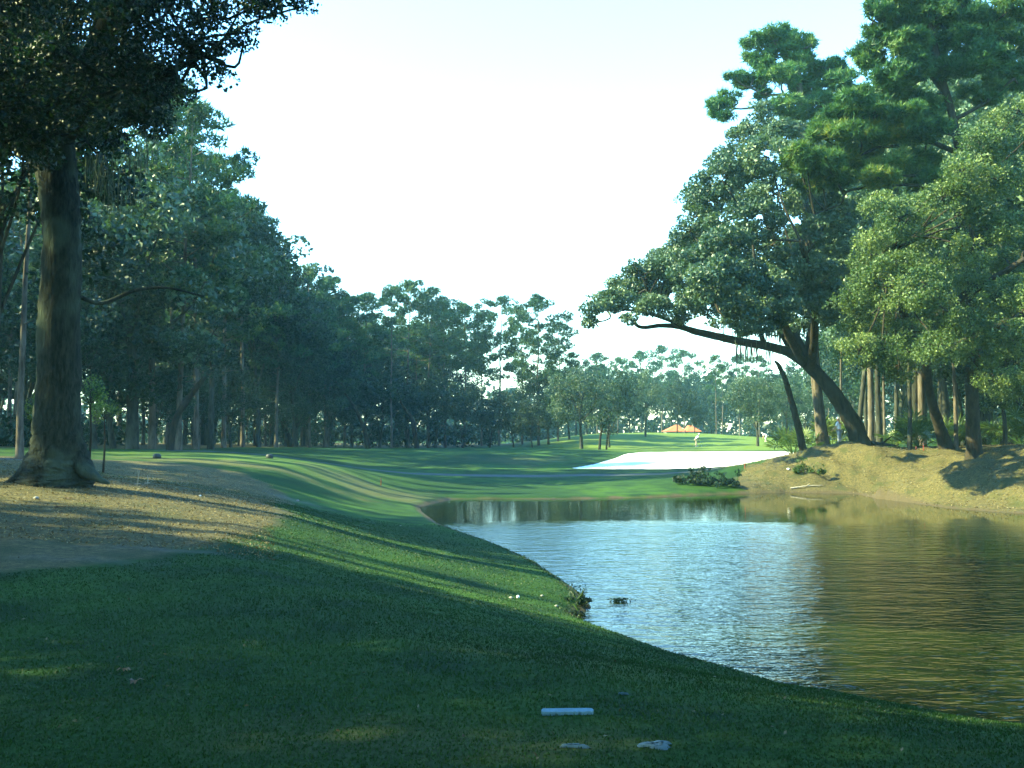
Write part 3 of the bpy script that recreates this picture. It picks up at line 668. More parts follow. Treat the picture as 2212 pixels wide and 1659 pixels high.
# 2. the oak leaning over the pond
g = np.random.default_rng(32); Y = 60.0; tr, cr, mo = MB(), MB(), MB()
bx = P(1858, 955, Y)[0]; base = np.array([bx, Y, gz(bx, Y)])
m1 = limb(tr, [(1862,978,27),(1855,950,21),(1847,922,18.5),(1830,893,17.5),(1811,864,16),(1785,828,14.5),(1753,795,13.5),(1713,766,11),(1686,755,10),(1650,746,9.5),(1600,738,9),(1555,728,8.5),(1505,717,7.5),(1468,706,6),(1430,703,5),(1385,707,4),(1362,690,3)], Y, 12, .07)
l1 = limb(tr, [(1742,778,12),(1722,735,10),(1704,690,8),(1690,630,7),(1690,560,7),(1665,500,5),(1640,440,4)], Y, 7)
l2 = limb(tr, [(1716,764,9),(1690,722,7),(1668,680,6),(1640,640,5),(1600,590,4)], Y, 7)
l3 = limb(tr, [(1650,745,7),(1640,712,5),(1612,680,4),(1570,640,3)], Y, 6)
l4 = limb(tr, [(1480,708,5),(1462,690,4),(1455,665,3),(1400,640,2)], Y, 5)
l5 = limb(tr, [(1745,780,11),(1752,720,9),(1770,640,8),(1790,560,8),(1760,480,6),(1720,400,5),(1690,330,3)], Y, 7)
l6 = limb(tr, [(1500,715,5),(1440,690,4),(1380,672,3),(1310,668,2)], Y, 5)
l7 = limb(tr, [(1690,600,7),(1730,575,6),(1745,540,5),(1735,500,5),(1760,450,4)], Y, 6)
l8 = limb(tr, [(1735,785,9),(1700,715,8,-4),(1670,640,7,-8),(1640,590,5,-11),(1590,560,4,-14)], Y, 7); l9 = limb(tr, [(1752,800,9),(1760,700,8,-4),(1750,600,7,-8),(1730,520,5,-12)], Y, 7); l10 = limb(tr, [(1680,640,6,-7),(1600,650,5,-10),(1540,640,4,-13)], Y, 6)
src = np.concatenate([m1[40:], l8, l9, l10, l1, l2, l3, l4, l5, l6, l7])
bl = [(1282,672,26,24),(1300,650,34,20),(1330,650,40,28),(1275,700,12,14),(1372,640,46,34),(1345,615,30,22),(1415,615,46,38),(1400,588,34,22),(1435,560,34,24),(1475,525,34,24),(1460,565,40,28),(1490,500,30,22),(1365,590,26,16),(1390,585,34,24),(1370,572,12,8),(1462,600,50,42),(1440,570,40,26),(1418,660,42,22),(1475,655,46,26),(1510,590,52,44),
 (1455,540,24,16),(1500,545,40,26),(1550,610,60,44),(1540,560,46,34),(1540,660,50,30),(1600,640,60,44),(1590,590,54,40),(1620,690,44,30),(1670,660,50,40),(1660,610,54,42),(1470,690,26,10),(1560,700,30,14),(1350,690,22,12),
 (1500,470,40,36),(1490,430,30,28),(1530,430,50,44),(1520,510,50,34),(1575,500,50,40),(1560,390,44,38),(1550,350,26,22),(1590,350,46,40),(1610,420,54,48),(1600,300,38,30),(1580,530,50,34),(1640,540,54,40),(1630,480,50,44),
 (1640,280,46,34),(1660,340,54,44),(1680,420,54,50),(1690,510,54,44),(1700,570,50,40),(1720,650,50,40),(1720,340,50,44),(1740,430,54,50),(1750,520,54,46),(1760,600,50,44),(1780,360,44,44),(1790,470,50,50),(1800,560,50,50),(1690,290,50,34),(1640,240,30,18),(1700,700,36,24),(1790,650,50,40)]
bl = [b+((g.uniform(-2.2, 2.2) if b[0] < 1480 else g.uniform(-16, 3) if b[1] > 330 else g.uniform(-7, 3)),) for b in bl]
blobs(cr, tr, bl, Y, g, rp=.5, leaf=.19, nleaf=115, cover=2.3, twig=.035, src=src, aspect=.6)
strands(mo, [P(U, V, Y+g.uniform(-1, 1)) for U, V in [(1690,650),(1640,650),(1620,670),(1660,690),(1672,700),(1600,700),(1730,690),(1650,740),(1604,738),(1700,640),(1740,640),(1610,640),(1575,655)]], 1.7, g, .05, 16, .45)
hero('oak_tree', base, 'live oak on the straw bank with its trunk leaning far out over the pond', 'oak tree', [('trunk', tr, [M_BARKD], True), ('crown', cr, [M_OAK], False), ('hanging_moss', mo, [M_MOSS], False)])

# 3. pine with lit trunk behind it
g = np.random.default_rng(33); Y = 64.0; tr, cr = MB(), MB()
bx = P(1778, 955, Y)[0]; base = np.array([bx, Y, gz(bx, Y)])
m1 = limb(tr, [(1781,985,22),(1777,955,15),(1770,895,11.5),(1763,820,11),(1755,715,11),(1750,600,10),(1742,450,9),(1735,300,8),(1728,200,7),(1722,110,4)], Y, 10, .05)
l1 = limb(tr, [(1735,260,4),(1690,240,3),(1640,232,3),(1600,235,2),(1565,232,2)], Y, 5); l2 = limb(tr, [(1732,235,4),(1700,205,3),(1660,205,3),(1620,190,2)], Y, 5)
l3 = limb(tr, [(1725,150,3),(1700,120,3),(1670,90,2)], Y, 5); l4 = limb(tr, [(1735,220,4),(1770,180,3),(1800,150,2)], Y, 5)
src = np.concatenate([m1[25:], l1, l2, l3, l4])
bl = [(1545,210,22,18),(1560,235,24,20),(1540,240,14,16),(1585,215,14,12),(1600,172,24,14),(1625,188,28,16),(1650,205,20,12),(1585,165,10,8),(1570,255,12,8),(1640,125,34,24),(1625,95,20,14),(1655,80,34,20),(1690,75,34,18),(1700,105,40,26),(1665,145,34,20),(1740,95,24,16),(1700,160,34,22),(1650,170,20,12),(1730,130,30,20),
 (1750,190,44,28),(1790,150,36,22),(1700,230,40,22),(1760,150,30,20),(1820,180,40,28),(1780,230,44,28),(1730,270,40,24)]
blobs(cr, tr, bl, Y, g, rp=.42, mode='tuft', L=.38, wd=.085, ntuft=22, needles=8, cover=2.0, twig=.035, src=src)
hero('pine_tree', base, 'tall pine behind the leaning oak, trunk lit on one side, ragged top against the sky', 'pine tree', [('trunk', tr, [M_BARKP], True), ('crown', cr, [M_PINE], False)])

# 4. big pine with yellow-green boughs
g = np.random.default_rng(34); Y = 48.0; tr, cr = MB(), MB()
bx = P(2103, 972, 52.5)[0]; base = np.array([bx, 52.5, gz(bx, 52.5)])
m1 = limb(tr, [(2109,1015,28,4.5),(2104,972,19,4.5),(2101,900,15,4.3),(2099,800,14,3.5),(2099,650,13,2),(2090,500,12),(2075,350,10),(2055,240,8),(2030,160,9),(2015,80,7),(1995,0,5),(1985,-100,3)], Y, 12, .05)
l1 = limb(tr, [(2070,330,6),(2000,305,5),(1950,315,4),(1895,318,3),(1860,335,2)], Y, 6); l2 = limb(tr, [(2060,290,5),(2000,280,4),(1930,282,3),(1890,270,2)], Y, 6)
l3 = limb(tr, [(2080,400,5),(1990,380,4),(1930,384,3),(1870,395,2)], Y, 6); l4 = limb(tr, [(2040,200,6),(1990,140,4),(1930,80,3),(1895,50,2)], Y, 6)
l5 = limb(tr, [(2085,430,5),(1980,400,4),(1840,410,3),(1815,440,3),(1760,462,2)], Y, 6); l6 = limb(tr, [(2030,170,6),(2080,120,4),(2150,60,3)], Y, 6)
l7 = limb(tr, [(2060,260,5),(2130,220,4),(2190,170,3)], Y, 6); l8 = limb(tr, [(2020,90,4),(2000,30,3),(1950,10,2)], Y, 6)
src = np.concatenate([m1[30:], l1, l2, l3, l4, l5, l6, l7, l8])
bl = [(1850,215,40,22),(1830,245,44,24),(1900,200,46,24),(1890,240,48,26),(1950,210,44,26),(1960,250,44,26),(2000,230,40,26),(1790,268,36,20),(1770,295,34,18),(1840,285,46,24),(1900,290,46,24),(1960,290,44,24),(2010,280,40,26),
 (1740,330,30,18),(1720,350,22,16),(1770,350,44,22),(1820,335,46,22),(1760,385,34,18),(1745,402,24,10),(1800,390,44,20),(1850,370,40,20),(1920,350,44,22),(1980,350,44,24),(1900,385,40,18),(2000,390,44,24),(1870,330,34,18),
 (1905,25,34,22),(1940,50,40,26),(1885,75,24,20),(1870,110,28,20),(1890,130,34,20),(1920,100,40,24),(1960,90,44,28),(1990,40,44,30),(1950,5,44,24),(2000,110,44,28),(1970,150,40,24),(1930,165,40,20),(2040,60,46,34),(2080,20,46,34),(2090,90,50,34),(2040,0,50,30),(2140,50,50,40),(2190,90,50,40),(2200,10,50,40),(2130,130,50,34),(2190,170,50,34),(2060,150,44,28),(2120,200,46,28),(1880,0,20,14)]
yb = [b for b in bl if b[1] > 255 and b[0] < 2000]; ob_ = [b for b in bl if not (b[1] > 255 and b[0] < 2000)]
blobs(cr, tr, ob_, Y, g, rp=.36, mode='tuft', L=.34, wd=.07, ntuft=22, needles=8, cover=2.1, twig=.03, src=src)
cy2 = MB(); blobs(cy2, tr, yb, Y, g, rp=.36, mode='tuft', L=.36, wd=.065, ntuft=22, needles=9, cover=2.0, twig=.03, src=src)
h = hero('pine_tree', base, 'big pine on the right with a wide dark trunk and long yellow-green boughs', 'pine tree', [('trunk', tr, [M_BARKD], True), ('crown', cr, [M_PINE], False), ('lower_boughs', cy2, [M_PINEY], False)])

# 5. laurel oak filling the right side
g = np.random.default_rng(35); Y = 44.0; tr, cr = MB(), MB()
bx = P(2042, 962, 57)[0]; base = np.array([bx, 57, gz(bx, 57)])
m1 = limb(tr, [(2056,1010,30,13),(2042,962,19,13),(2026,912,15,12.5),(2008,850,12,11.5),(2000,780,11,10),(2004,710,11,8),(2030,620,10,4),(2060,520,9,3),(2080,400,10,2)], Y, 12, .08)
l1 = limb(tr, [(2000,780,8,10),(1960,700,11,4),(1930,620,9,2),(1900,560,6,1)], Y, 7); l2 = limb(tr, [(2010,690,13,5),(2080,640,10,4),(2150,600,8,3),(2212,560,6,2)], Y, 7)
l3 = limb(tr, [(2002,740,8,9),(2080,740,9,4),(2160,700,8,2),(2230,660,6,1)], Y, 7)
src = np.concatenate([m1[15:], l1, l2, l3])
bl = []
for U, V in [(2120,310),(2180,300),(2080,370),(2150,390),(2205,400),(2040,420),(2110,450),(2180,480),(1990,450),(1950,470),(2050,500),(1990,520),(1930,500),(1880,520),(1870,560),(2110,540),(2180,560),(1940,570),(2010,590),(2080,610),(2150,640),(2210,620),
             (1890,610),(1950,640),(1860,640),(2020,670),(2090,690),(2160,710),(1900,690),(1970,720),(1860,700),(1905,750),(2030,740),(2110,770),(2200,740),(1850,750),(1950,790),(2200,820),(2150,830),(2240,500),(2240,360),(2250,640),(2240,800),(2200,230),(2150,260),(2260,260),(1995,610),(1920,440)]:
    bl.append((U+g.uniform(-8, 8), V+g.uniform(-8, 8), g.uniform(38, 54), g.uniform(30, 44), g.uniform(-5, 4)))
blobs(cr, tr, bl, Y, g, rp=.40, leaf=.125, nleaf=120, cover=2.5, twig=.03, src=src, droop=.25, aspect=.55)
hero('oak_tree', base, 'wide laurel oak at the right edge with a dark leaning trunk and bright leafy sprays', 'oak tree', [('trunk', tr, [M_BARKD], True), ('crown', cr, [M_LAUR], False)])
tree_uv('bright', 1963, 59, 500, 'straight dark trunked oak between the leaning oak and the wide laurel oak', var=0)
tree_uv('slim', 2064, 57, 380, 'thin dark pine squeezed between the laurel oak and the big dark trunked pine', var=0)
tree_uv('slim', 1817, 82, 560, 'pine with a pale lit trunk showing above the leaning oak', var=1)
tree_uv('slim', 1888, 84, 560, 'first of two short lit trunks right of the leaning oak, a pine', var=0)
tree_uv('slim', 1909, 88, 540, 'second of two short lit trunks right of the leaning oak, a slim pine', var=1)
tree_uv('tall', 1870, 90, 560, 'dark oak filling the shade behind the leaning oak')
tree_uv('tall', 1935, 80, 500, 'dark oak filling the shade above the lit patch of lawn')
tree_uv('tall', 2030, 78, 380, 'dark oak behind the leaning laurel oak trunk')
tree_uv('tall', 2130, 66, 330, 'dark oak behind the big pine near the right edge')
tree_uv('dark', 2190, 60, 600, 'dark round oak at the right edge behind the palmettos')
tree_uv('dark', 2240, 52, 560, 'dark oak just past the right edge above the palmettos')
tree_uv('tall', 1990, 96, 470, 'distant tall oak between the dark trunks on the right')
tree_uv('tall', 2080, 92, 430, 'distant tall oak glimpsed beside the big pine on the right')

for (U, y, Vt, lb) in [(1900,72,330,'tall oak filling the crown gap behind the yellow-green boughs'),(1975,70,200,'tall oak whose top rises behind the yellow-green boughs'),(2050,74,150,'tall oak behind the upper trunk of the big pine'),(2120,62,190,'dense tall oak between the big pine and the right edge'),(2195,58,120,'dense tall oak at the upper right edge'),(2170,70,60,'tallest oak at the far upper right'),(1850,78,400,'oak joining the leaning oak crown to the boughs of the big pine'),(2250,54,200,'tall oak just beyond the right edge')]:
    tree_uv('bright', U, y, Vt, lb, var=0)
for (U, y, Vt, lb) in [(1990,68,120,'pine behind the big pine, its top near the upper boughs'),(2110,66,20,'tall pine at the upper right behind the big pine'),(1880,74,235,'pine behind the yellow-green boughs, nearest the open sky')]:
    tree_uv('pine', U, y, Vt, lb, var=2)
# dead leaning trunk
g = np.random.default_rng(36); Y = 61.0; tr = MB(); bx = P(1733, 965, Y)[0]; base = np.array([bx, Y, gz(bx, Y)])
limb(tr, [(1740,985,9),(1733,962,8.5),(1724,920,7.5),(1712,875,6.5),(1698,825,5.5),(1684,792,4.5),(1674,780,2.5)], Y, 8, .1); limb(tr, [(1690,806,3),(1682,796,2),(1679,788,1)], Y, 5)
shift(tr, base); o = tr.obj('dead_tree', [M_BARKD], None, True, base); tag(o, 'bare dead trunk leaning left at the end of the straw bank', 'dead tree')
# leaning dark trunk in the left woods
Y = 57.0; tr, cr = MB(), MB(); bx = P(368, 962, Y)[0]; base = np.array([bx, Y, gz(bx, Y)])
limb(tr, [(366,985,10),(369,955,8),(380,905,7),(402,868,6.5),(430,830,6),(455,800,4)], Y, 8, .08)
blobs(cr, tr, [(455,790,34,26),(480,760,34,26),(430,770,34,24),(400,740,36,26),(460,720,34,26)], Y, g, rp=.6, leaf=.22, nleaf=90, cover=1.3)
hero('oak_tree', base, 'dark oak leaning sharply to the right in front of the left woods', 'oak tree', [('trunk', tr, [M_BARKD], True), ('crown', cr, [M_OAKD], False)])
# forked, leaning trunks at the back of the fairway
for (pts, bb, lb) in (([(632,985,8),(622,945,6.5),(608,905,5.5),(588,872,4.5),(572,850,3)], [(570,835,30,22),(595,815,34,24),(545,815,26,18)], 'dark oak curving left at the woods edge, low over the fairway'),
                  ([(798,985,6.5),(790,940,5),(778,905,4),(760,870,3),(745,850,2)], [(742,835,26,18),(765,820,28,20),(725,825,20,16)], 'dark oak leaning left behind the fairway'),
                  ([(902,985,6),(897,945,5),(890,905,4.5),(872,880,3),(862,860,2)], [(858,845,26,18),(880,830,28,20)], 'crooked dark oak beside the lone sunlit trunk')):
    Y = 104.0; tr, cr = MB(), MB(); bx = P(pts[0][0], 965, Y)[0]; base = np.array([bx, Y, gz(bx, Y)])
    limb(tr, pts, Y, 7, .08); blobs(cr, tr, bb, Y, g, rp=.8, leaf=.32, nleaf=80, cover=1.3, twig=.05)
    hero('oak_tree', base, lb, 'oak tree', [('trunk', tr, [M_BARKD], True), ('crown', cr, [M_OAKD], False)])
# two thin saplings on the mound
for U, lb, r_ in ((1297, 'thin dark sapling with a small head, left of the pair before the green', 3.2), (1312, 'slender leaning sapling, right of the pair before the green', 2.2)):
    Y = 98.0; tr, cr = MB(), MB(); bx = P(U, 965, Y)[0]; base = np.array([bx, Y, gz(bx, Y)])
    limb(tr, [(U-2, 972, r_), (U, 945, r_*.8), (U+4, 915, r_*.6)], Y, 6, .05); blobs(cr, tr, [(U+4, 905, 13, 12), (U+2, 918, 9, 6)], Y, g, rp=.35, leaf=.2, nleaf=40)
    hero('sapling', base, lb, 'sapling', [('trunk', tr, [M_BARKD], True), ('crown', cr, [M_OAKD], False)])
Y = 55.0; tr, cr = MB(), MB(); bx = P(2172, 965, Y)[0]; base = np.array([bx, Y, gz(bx, Y)])
limb(tr, [(2172,1000,6),(2171,940,5),(2168,890,4),(2158,840,3)], Y, 7, .05); blobs(cr, tr, [(2140,800,30,26),(2165,830,30,26),(2130,850,26,22),(2150,875,26,18),(2185,860,20,18)], Y, g, rp=.35, leaf=.12, nleaf=80)
hero('sapling', base, 'young slender tree with bright leaves near the right edge of the bank', 'sapling', [('trunk', tr, [M_BARKO], True), ('crown', cr, [M_LAUR], False)])

# ------------------------------------------------------------------ palmettos, shrubs, water plants
def palmetto_mesh(seed, nf=16, r_=1.0):
    rng = np.random.default_rng(seed); fr, st = MB(), MB()
    for i in range(nf):
        az = rng.uniform(0, 6.28); el = rng.uniform(.35, 1.35); l = r_*rng.uniform(.7, 1.1); d = np.array([math.cos(az)*math.cos(el), math.sin(az)*math.cos(el), math.sin(el)])
        c = d*l; tube(st, [[0, 0, 0], c*.55+[0, 0, .05], c], [.018, .014, .01], 4, rng=rng)
        s = np.cross(d, [0, 0, 1]); s /= np.linalg.norm(s)+1e-6; u = np.cross(s, d); fl = r_*rng.uniform(.5, .7); tn = rng.uniform(.2, .9)
        for k in range(15):
            a = -2.1+4.2*k/14; dd = d*math.cos(a)+s*math.sin(a)+u*.12*math.sin(k*9); dd /= np.linalg.norm(dd); e = c+dd*fl*(.75+.25*math.cos(a)); e[2] -= .1*fl
            ww = np.cross(dd, u)*.035*r_; m_ = c+dd*fl*.5
            fr.add([c, m_-ww, e, m_+ww], np.array([[0, 1, 2, 3]]), None, tn+rng.uniform(-.1, .1))
    return st.mesh('palmetto_stems', [M_SHRUB]), fr.mesh('palmetto_fronds', [M_PALM])
PAL = [palmetto_mesh(50+i) for i in range(3)]
for i, (U, y, s, lb) in enumerate([(1712,66,1.9,'sunlit palmetto between the dead trunk and the lit pine trunk'),(1738,64,1.5,'low palmetto at the foot of the lit pine trunk'),(1797,66,2.3,'tall palmetto beside the golfer under the leaning oak'),
        (1985,60,1.6,'palmetto left of the pale scarred base of the laurel oak'),(1975,64,2.2,'taller bright palmetto behind the thin gap right of the straight dark trunk'),(2070,61,1.4,'palmetto between the laurel oak and the big pine'),(2130,61,1.6,'palmetto just right of the big dark pine trunk'),(2152,60,1.5,'bright palmetto under the young slender tree'),(2195,57,1.6,'palmetto at the right edge of the picture'),(2205,56,2.4,'tall palmetto behind the right edge of the bank'),(2058,70,2.2,'palmetto seen between the dark trunks, lit from the left'),(1925,78,1.8,'palmetto beyond the two short lit trunks')]):
    x = (U-CU)/F*y; r = empty('palmetto', (x, y, gz(x, y)-.03), R.uniform(0, 6.28), s*.8); tag(r, lb, 'palmetto', 'palmettos along the right bank')
    a, b = PAL[i % 3]; ob('stems', a, r); ob('fronds', b, r)
def shrub(x, y, rx, rz, lb, seed, name='shrub', leaf=.09, m_=None, n=18, ry=None, spikes=0, grp=None):
    rng = np.random.default_rng(seed); mb, st = MB(), MB(); z = gz(x, y)
    for i in range(n):
        a = rng.uniform(0, 6.28); q = rng.random()**.5; c = np.array([math.cos(a)*q*rx, math.sin(a)*q*(ry or rx*.7), rz*rng.uniform(.25, .85)*(1-.45*q)])
        rr_ = rz*rng.uniform(.25, .4); k = 70; leaves(mb, ball(k, rng, .4)*rr_+c, leaf, rng, np.clip(rng.uniform(.1, .7)+rng.normal(0, .15, k), 0, 1), .4, -.1)
        tube(st, [c*[.6, .6, -.1], c], [.02, .008], 4, rng=rng)
    for i in range(spikes):
        a = rng.uniform(0, 6.28); q = rng.random()**.5; b = np.array([math.cos(a)*q*rx, math.sin(a)*q*rx*.5, .1]); e = b+[rng.normal(0, .12), rng.normal(0, .1), rz*rng.uniform(.9, 1.3)]
        tube(st, [b, e], [.015, .006], 4, rng=rng); leaves(mb, e+rng.normal(0, .07, (14, 3)), leaf*1.3, rng, rng.random(14)*.5, .4)
    r = empty(name, (x, y, z)); tag(r, lb, 'shrub', grp); st.obj('stems', [M_SHRUB], r); mb.obj('leaves', [m_ or M_SHRUB], r); return r
h1 = hit(1500, 1046); shrub(h1[0], h1[1], 1.25, .6, 'dark green shrub at the far waterline, left one of the clump before the bunker', 61, n=34, leaf=.14, m_=M_OAKD, spikes=9)
h1 = hit(1552, 1048); shrub(h1[0], h1[1], 1.2, .5, 'dark green shrub at the far waterline, beside the tip of the straw bank', 62, n=30, leaf=.14, m_=M_OAKD, spikes=10)
h1 = hit(1735, 1022); shrub(h1[0], h1[1], .5, .55, 'small leafy weed clump halfway up the straw bank', 63, 'weed_clump', n=9, leaf=.12, spikes=4)
h1 = hit(1765, 1026); shrub(h1[0], h1[1], .45, .35, 'smaller weed clump beside the leafy one on the straw bank', 64, 'weed_clump', n=7, leaf=.11, spikes=3)
h1 = hit(1256, 1312); shrub(h1[0]-.05, h1[1]+.1, .24, .15, 'dark water plants at the tip of the grassy point', 65, 'water_plant', n=14, leaf=.05, m_=M_OAKD, spikes=4)
h1 = hit(1243, 1330); shrub(h1[0]+.02, h1[1], .16, .10, 'low weeds below the water plants at the grassy point', 66, 'water_plant', n=7, leaf=.04, m_=M_OAKD, spikes=2)
g = np.random.default_rng(67); wx, wy = W(1340, 1300); mb = MB(); leaves(mb, np.c_[g.normal(0, .1, 150), g.normal(0, .045, 150), g.uniform(.0, .07, 150)], .05, g, g.random(150)*.5, .5)
for i in range(7): tube(mb, [[g.uniform(-.15, .15), 0, 0], [g.uniform(-.15, .15), g.uniform(-.04, .04), .05]], [.006, .003], 4, rng=g)
o = mb.obj('floating_weed', [M_OAKD], None, False, (wx, wy, ZW)); tag(o, 'small dark clump of weed floating on the ruffled water', 'water plant')
# low lit bushes and a pine bough beside the big oak
for i, (U, V, y, rx, rz, lb) in enumerate([(85,885,27,.3,.35,'small green bush leaf cluster left of the big oak trunk'),(195,845,30,.5,.5,'bright green sapling top against the right side of the big oak trunk'),(225,890,34,.55,.35,'second green sapling right of the big oak, in patchy light')]):
    rng = np.random.default_rng(70+i); tr, cr = MB(), MB(); top = P(U, V, y); base = np.array([top[0], y, gz(top[0], y)])
    tube(tr, [base-[0, 0, .1], (base+top)/2+[.05, 0, 0], top], [.04, .03, .012], 6, rng=rng)
    for _ in range(16):
        c = top+ball(1, rng)[0]*[rx, rx*.8, rz]; k = 45; leaves(cr, ball(k, rng)*.2+c, .09, rng, np.clip(rng.uniform(.3, 1)+rng.normal(0, .1, k), 0, 1))
        tube(tr, [top-[0, 0, rz*.8], c], [.012, .004], 4, rng=rng)
    hero('sapling', base, lb, 'sapling', [('trunk', tr, [M_BARKD], True), ('crown', cr, [M_SHRUB], False)])

# ------------------------------------------------------------------ masses nobody could count
def far_mass():
    rng = np.random.default_rng(80); mb = MB()
    for i in range(3600):
        az = math.radians(rng.uniform(-62, 62)); rr_ = rng.uniform(235, 300); U = CU+F*math.tan(az) if abs(az) < 1.2 else 0
        top = np.interp(U, [-4000, 0, 1100, 1300, 1800, 1900, 6000], [22, 22, 13, 17, 17, 19, 22])*rng.uniform(.8, 1.05)
        z = -.5+top*rng.random()**1.5; c = np.array([math.sin(az)*rr_, math.cos(az)*rr_, z]); k = 26; s = rng.uniform(1.8, 3.2)
        leaves(mb, ball(k, rng, .4)*s+c, 1.5, rng, np.clip(rng.uniform(.1, .7)+rng.normal(0, .15, k), 0, 1), .6)
    for i in range(2000):          # undergrowth under the left woods
        y = rng.uniform(60, 190); x = -rng.uniform(.30, .52)*y-rng.uniform(6, 30) if y < 130 else rng.uniform(-75, -2)
        if y > 150: x = rng.uniform(-90, 6)
        k = 30; s = rng.uniform(.8, 1.6); leaves(mb, ball(k, rng, .4)*[s, s, s*.8]+[x, y, .3+rng.uniform(0, 2.2)], .5, rng, np.clip(rng.uniform(.0, .6)+rng.normal(0, .15, k), 0, 1), .6)
    for i in range(500):
        y = rng.uniform(95, 160); x = .36*y+rng.uniform(4, 50)
        k = 30; s = rng.uniform(.8, 1.8); leaves(mb, ball(k, rng, .4)*[s, s, s*.8]+[x, y, .8+rng.uniform(0, 3.2)], .5, rng, np.clip(rng.uniform(.0, .6)+rng.normal(0, .15, k), 0, 1), .6)
    o = mb.obj('far_woods', [M_OAKD]); o['kind'] = 'stuff'
far_mass()
def grass():
    rng = np.random.default_rng(81); n = 260000
    y = 4.0*(34/4.0)**(rng.random(n)**.8); x = rng.uniform(-.56, .56, n)*y
    z = terrain(x, y); d = sdist(SHORE, x, y); L = np.array([hit(*p)[:2] for p in [(1,1235),(150,1225),(330,1202),(500,1168),(600,1136),(640,1112)]]).tolist()+[(-6.2,26),(-6.6,31),(-40,40),(-60,0)]
    ok = (d > .03) & (sdist(np.array(L), x, y)+.5*N1.fbm(x, y, 2) > 0); x, y, z, d = x[ok], y[ok], z[ok], d[ok]; n = len(x)
    e = 1+2.0*np.clip(1-d/.5, 0, 1)*rng.random(n); hgt = .014*rng.uniform(.5, 1.3, n)*e*(1+y/60); wd = .004*(1+y/9)
    a = rng.uniform(0, 6.28, n); dx, dy = np.cos(a)*wd, np.sin(a)*wd; lx, ly = rng.normal(0, .5, n)*hgt, rng.normal(0, .5, n)*hgt
    v = np.stack([np.c_[x-dx, y-dy, z-.005], np.c_[x+dx, y+dy, z-.005], np.c_[x+lx, y+ly, z+hgt]], 1).reshape(-1, 3)
    me = mesh('grass', v, [np.arange(3*n).reshape(n, 3)], [M_BLADE], {'tone': np.repeat(np.clip(.35+.3*N1.fbm(x*.5, y*.5, 3)+rng.normal(0, .06, n), 0, 1), 3)})
    o = ob('grass', me); o['kind'] = 'stuff'
grass()
def litter():
    rng = np.random.default_rng(82)
    def sheet(name, n, fx, sz, m_):
        mb = MB(); x, y = fx(n); d = sdist(SHORE, x, y); k = d > .05; x, y = x[k], y[k]; z = terrain(x, y); leaves(mb, np.c_[x, y, z+.012+.3*sz*rng.random(len(x))], sz, rng, rng.random(len(x)), .35, 1.6)
        o = mb.obj(name, [m_]); o['kind'] = 'stuff'
    M_STRAWL = leaf_mat('pine_straw_litter', (.05, .032, .013), (.12, .09, .036), (.26, .22, .13), .1, .8, .1)
    sheet('pine_straw', 26000, lambda n: ((lambda y: (-rng.uniform(.235, .56, n)*y, y))(rng.uniform(14.2, 38, n))), .045, M_STRAWL)
    sheet('pine_straw', 26000, lambda n: ((lambda x: (x, rng.uniform(38, 64, n)))(rng.uniform(13, 36, n))), .085, M_STRAWL)
def lawn_leaves():
    rng = np.random.default_rng(83); mb = MB(); n = 420; y = 4.5*(24/4.5)**rng.random(n); x = rng.uniform(-.55, .4, n)*y; d = sdist(SHORE, x, y); k = d > .2; x, y = x[k], y[k]; z = terrain(x, y)
    leaves(mb, np.c_[x, y, z+.016], .03, rng, rng.random(len(x)), .5, 2.0); o = mb.obj('leaf_litter', [leaf_mat('lawn_leaves', (.05, .035, .018), (.09, .08, .04), (.16, .17, .13), .1, .8, .1)]); o['kind'] = 'stuff'
litter(); lawn_leaves()
# ------------------------------------------------------------------ people
def skin(name, verts, edges, m_, parent, sub=1):
    me = bpy.data.meshes.new(name); me.from_pydata([v[:3] for v in verts], edges, []); me.materials.append(m_)
    for p in me.polygons: p.use_smooth = True
    o = ob(name, me, parent); md = o.modifiers.new('skin', 'SKIN'); md.use_smooth_shade = True; sv = me.skin_vertices[0].data
    for i, v in enumerate(verts):
        r = v[3] if isinstance(v[3], tuple) else (v[3], v[3]); sv[i].radius = r; sv[i].use_root = (i == 0)
    s = o.modifiers.new('sub', 'SUBSURF'); s.levels = sub; s.render_levels = sub; return o
M_SKIN = flat_mat('skin', (.42, .24, .16), .6); M_WHITE = flat_mat('white_cotton', (.80, .80, .78), .8); M_GREY = flat_mat('grey_trousers', (.30, .31, .31), .8)
M_KHAKI = flat_mat('khaki_trousers', (.42, .36, .26), .8); M_SHOE = flat_mat('white_leather', (.7, .7, .68), .5); M_HAIR = flat_mat('brown_hair', (.05, .035, .02), .7)
M_STEEL = flat_mat('club_steel', (.5, .5, .52), .3); M_DARKC = flat_mat('dark_cloth', (.03, .035, .05), .8)
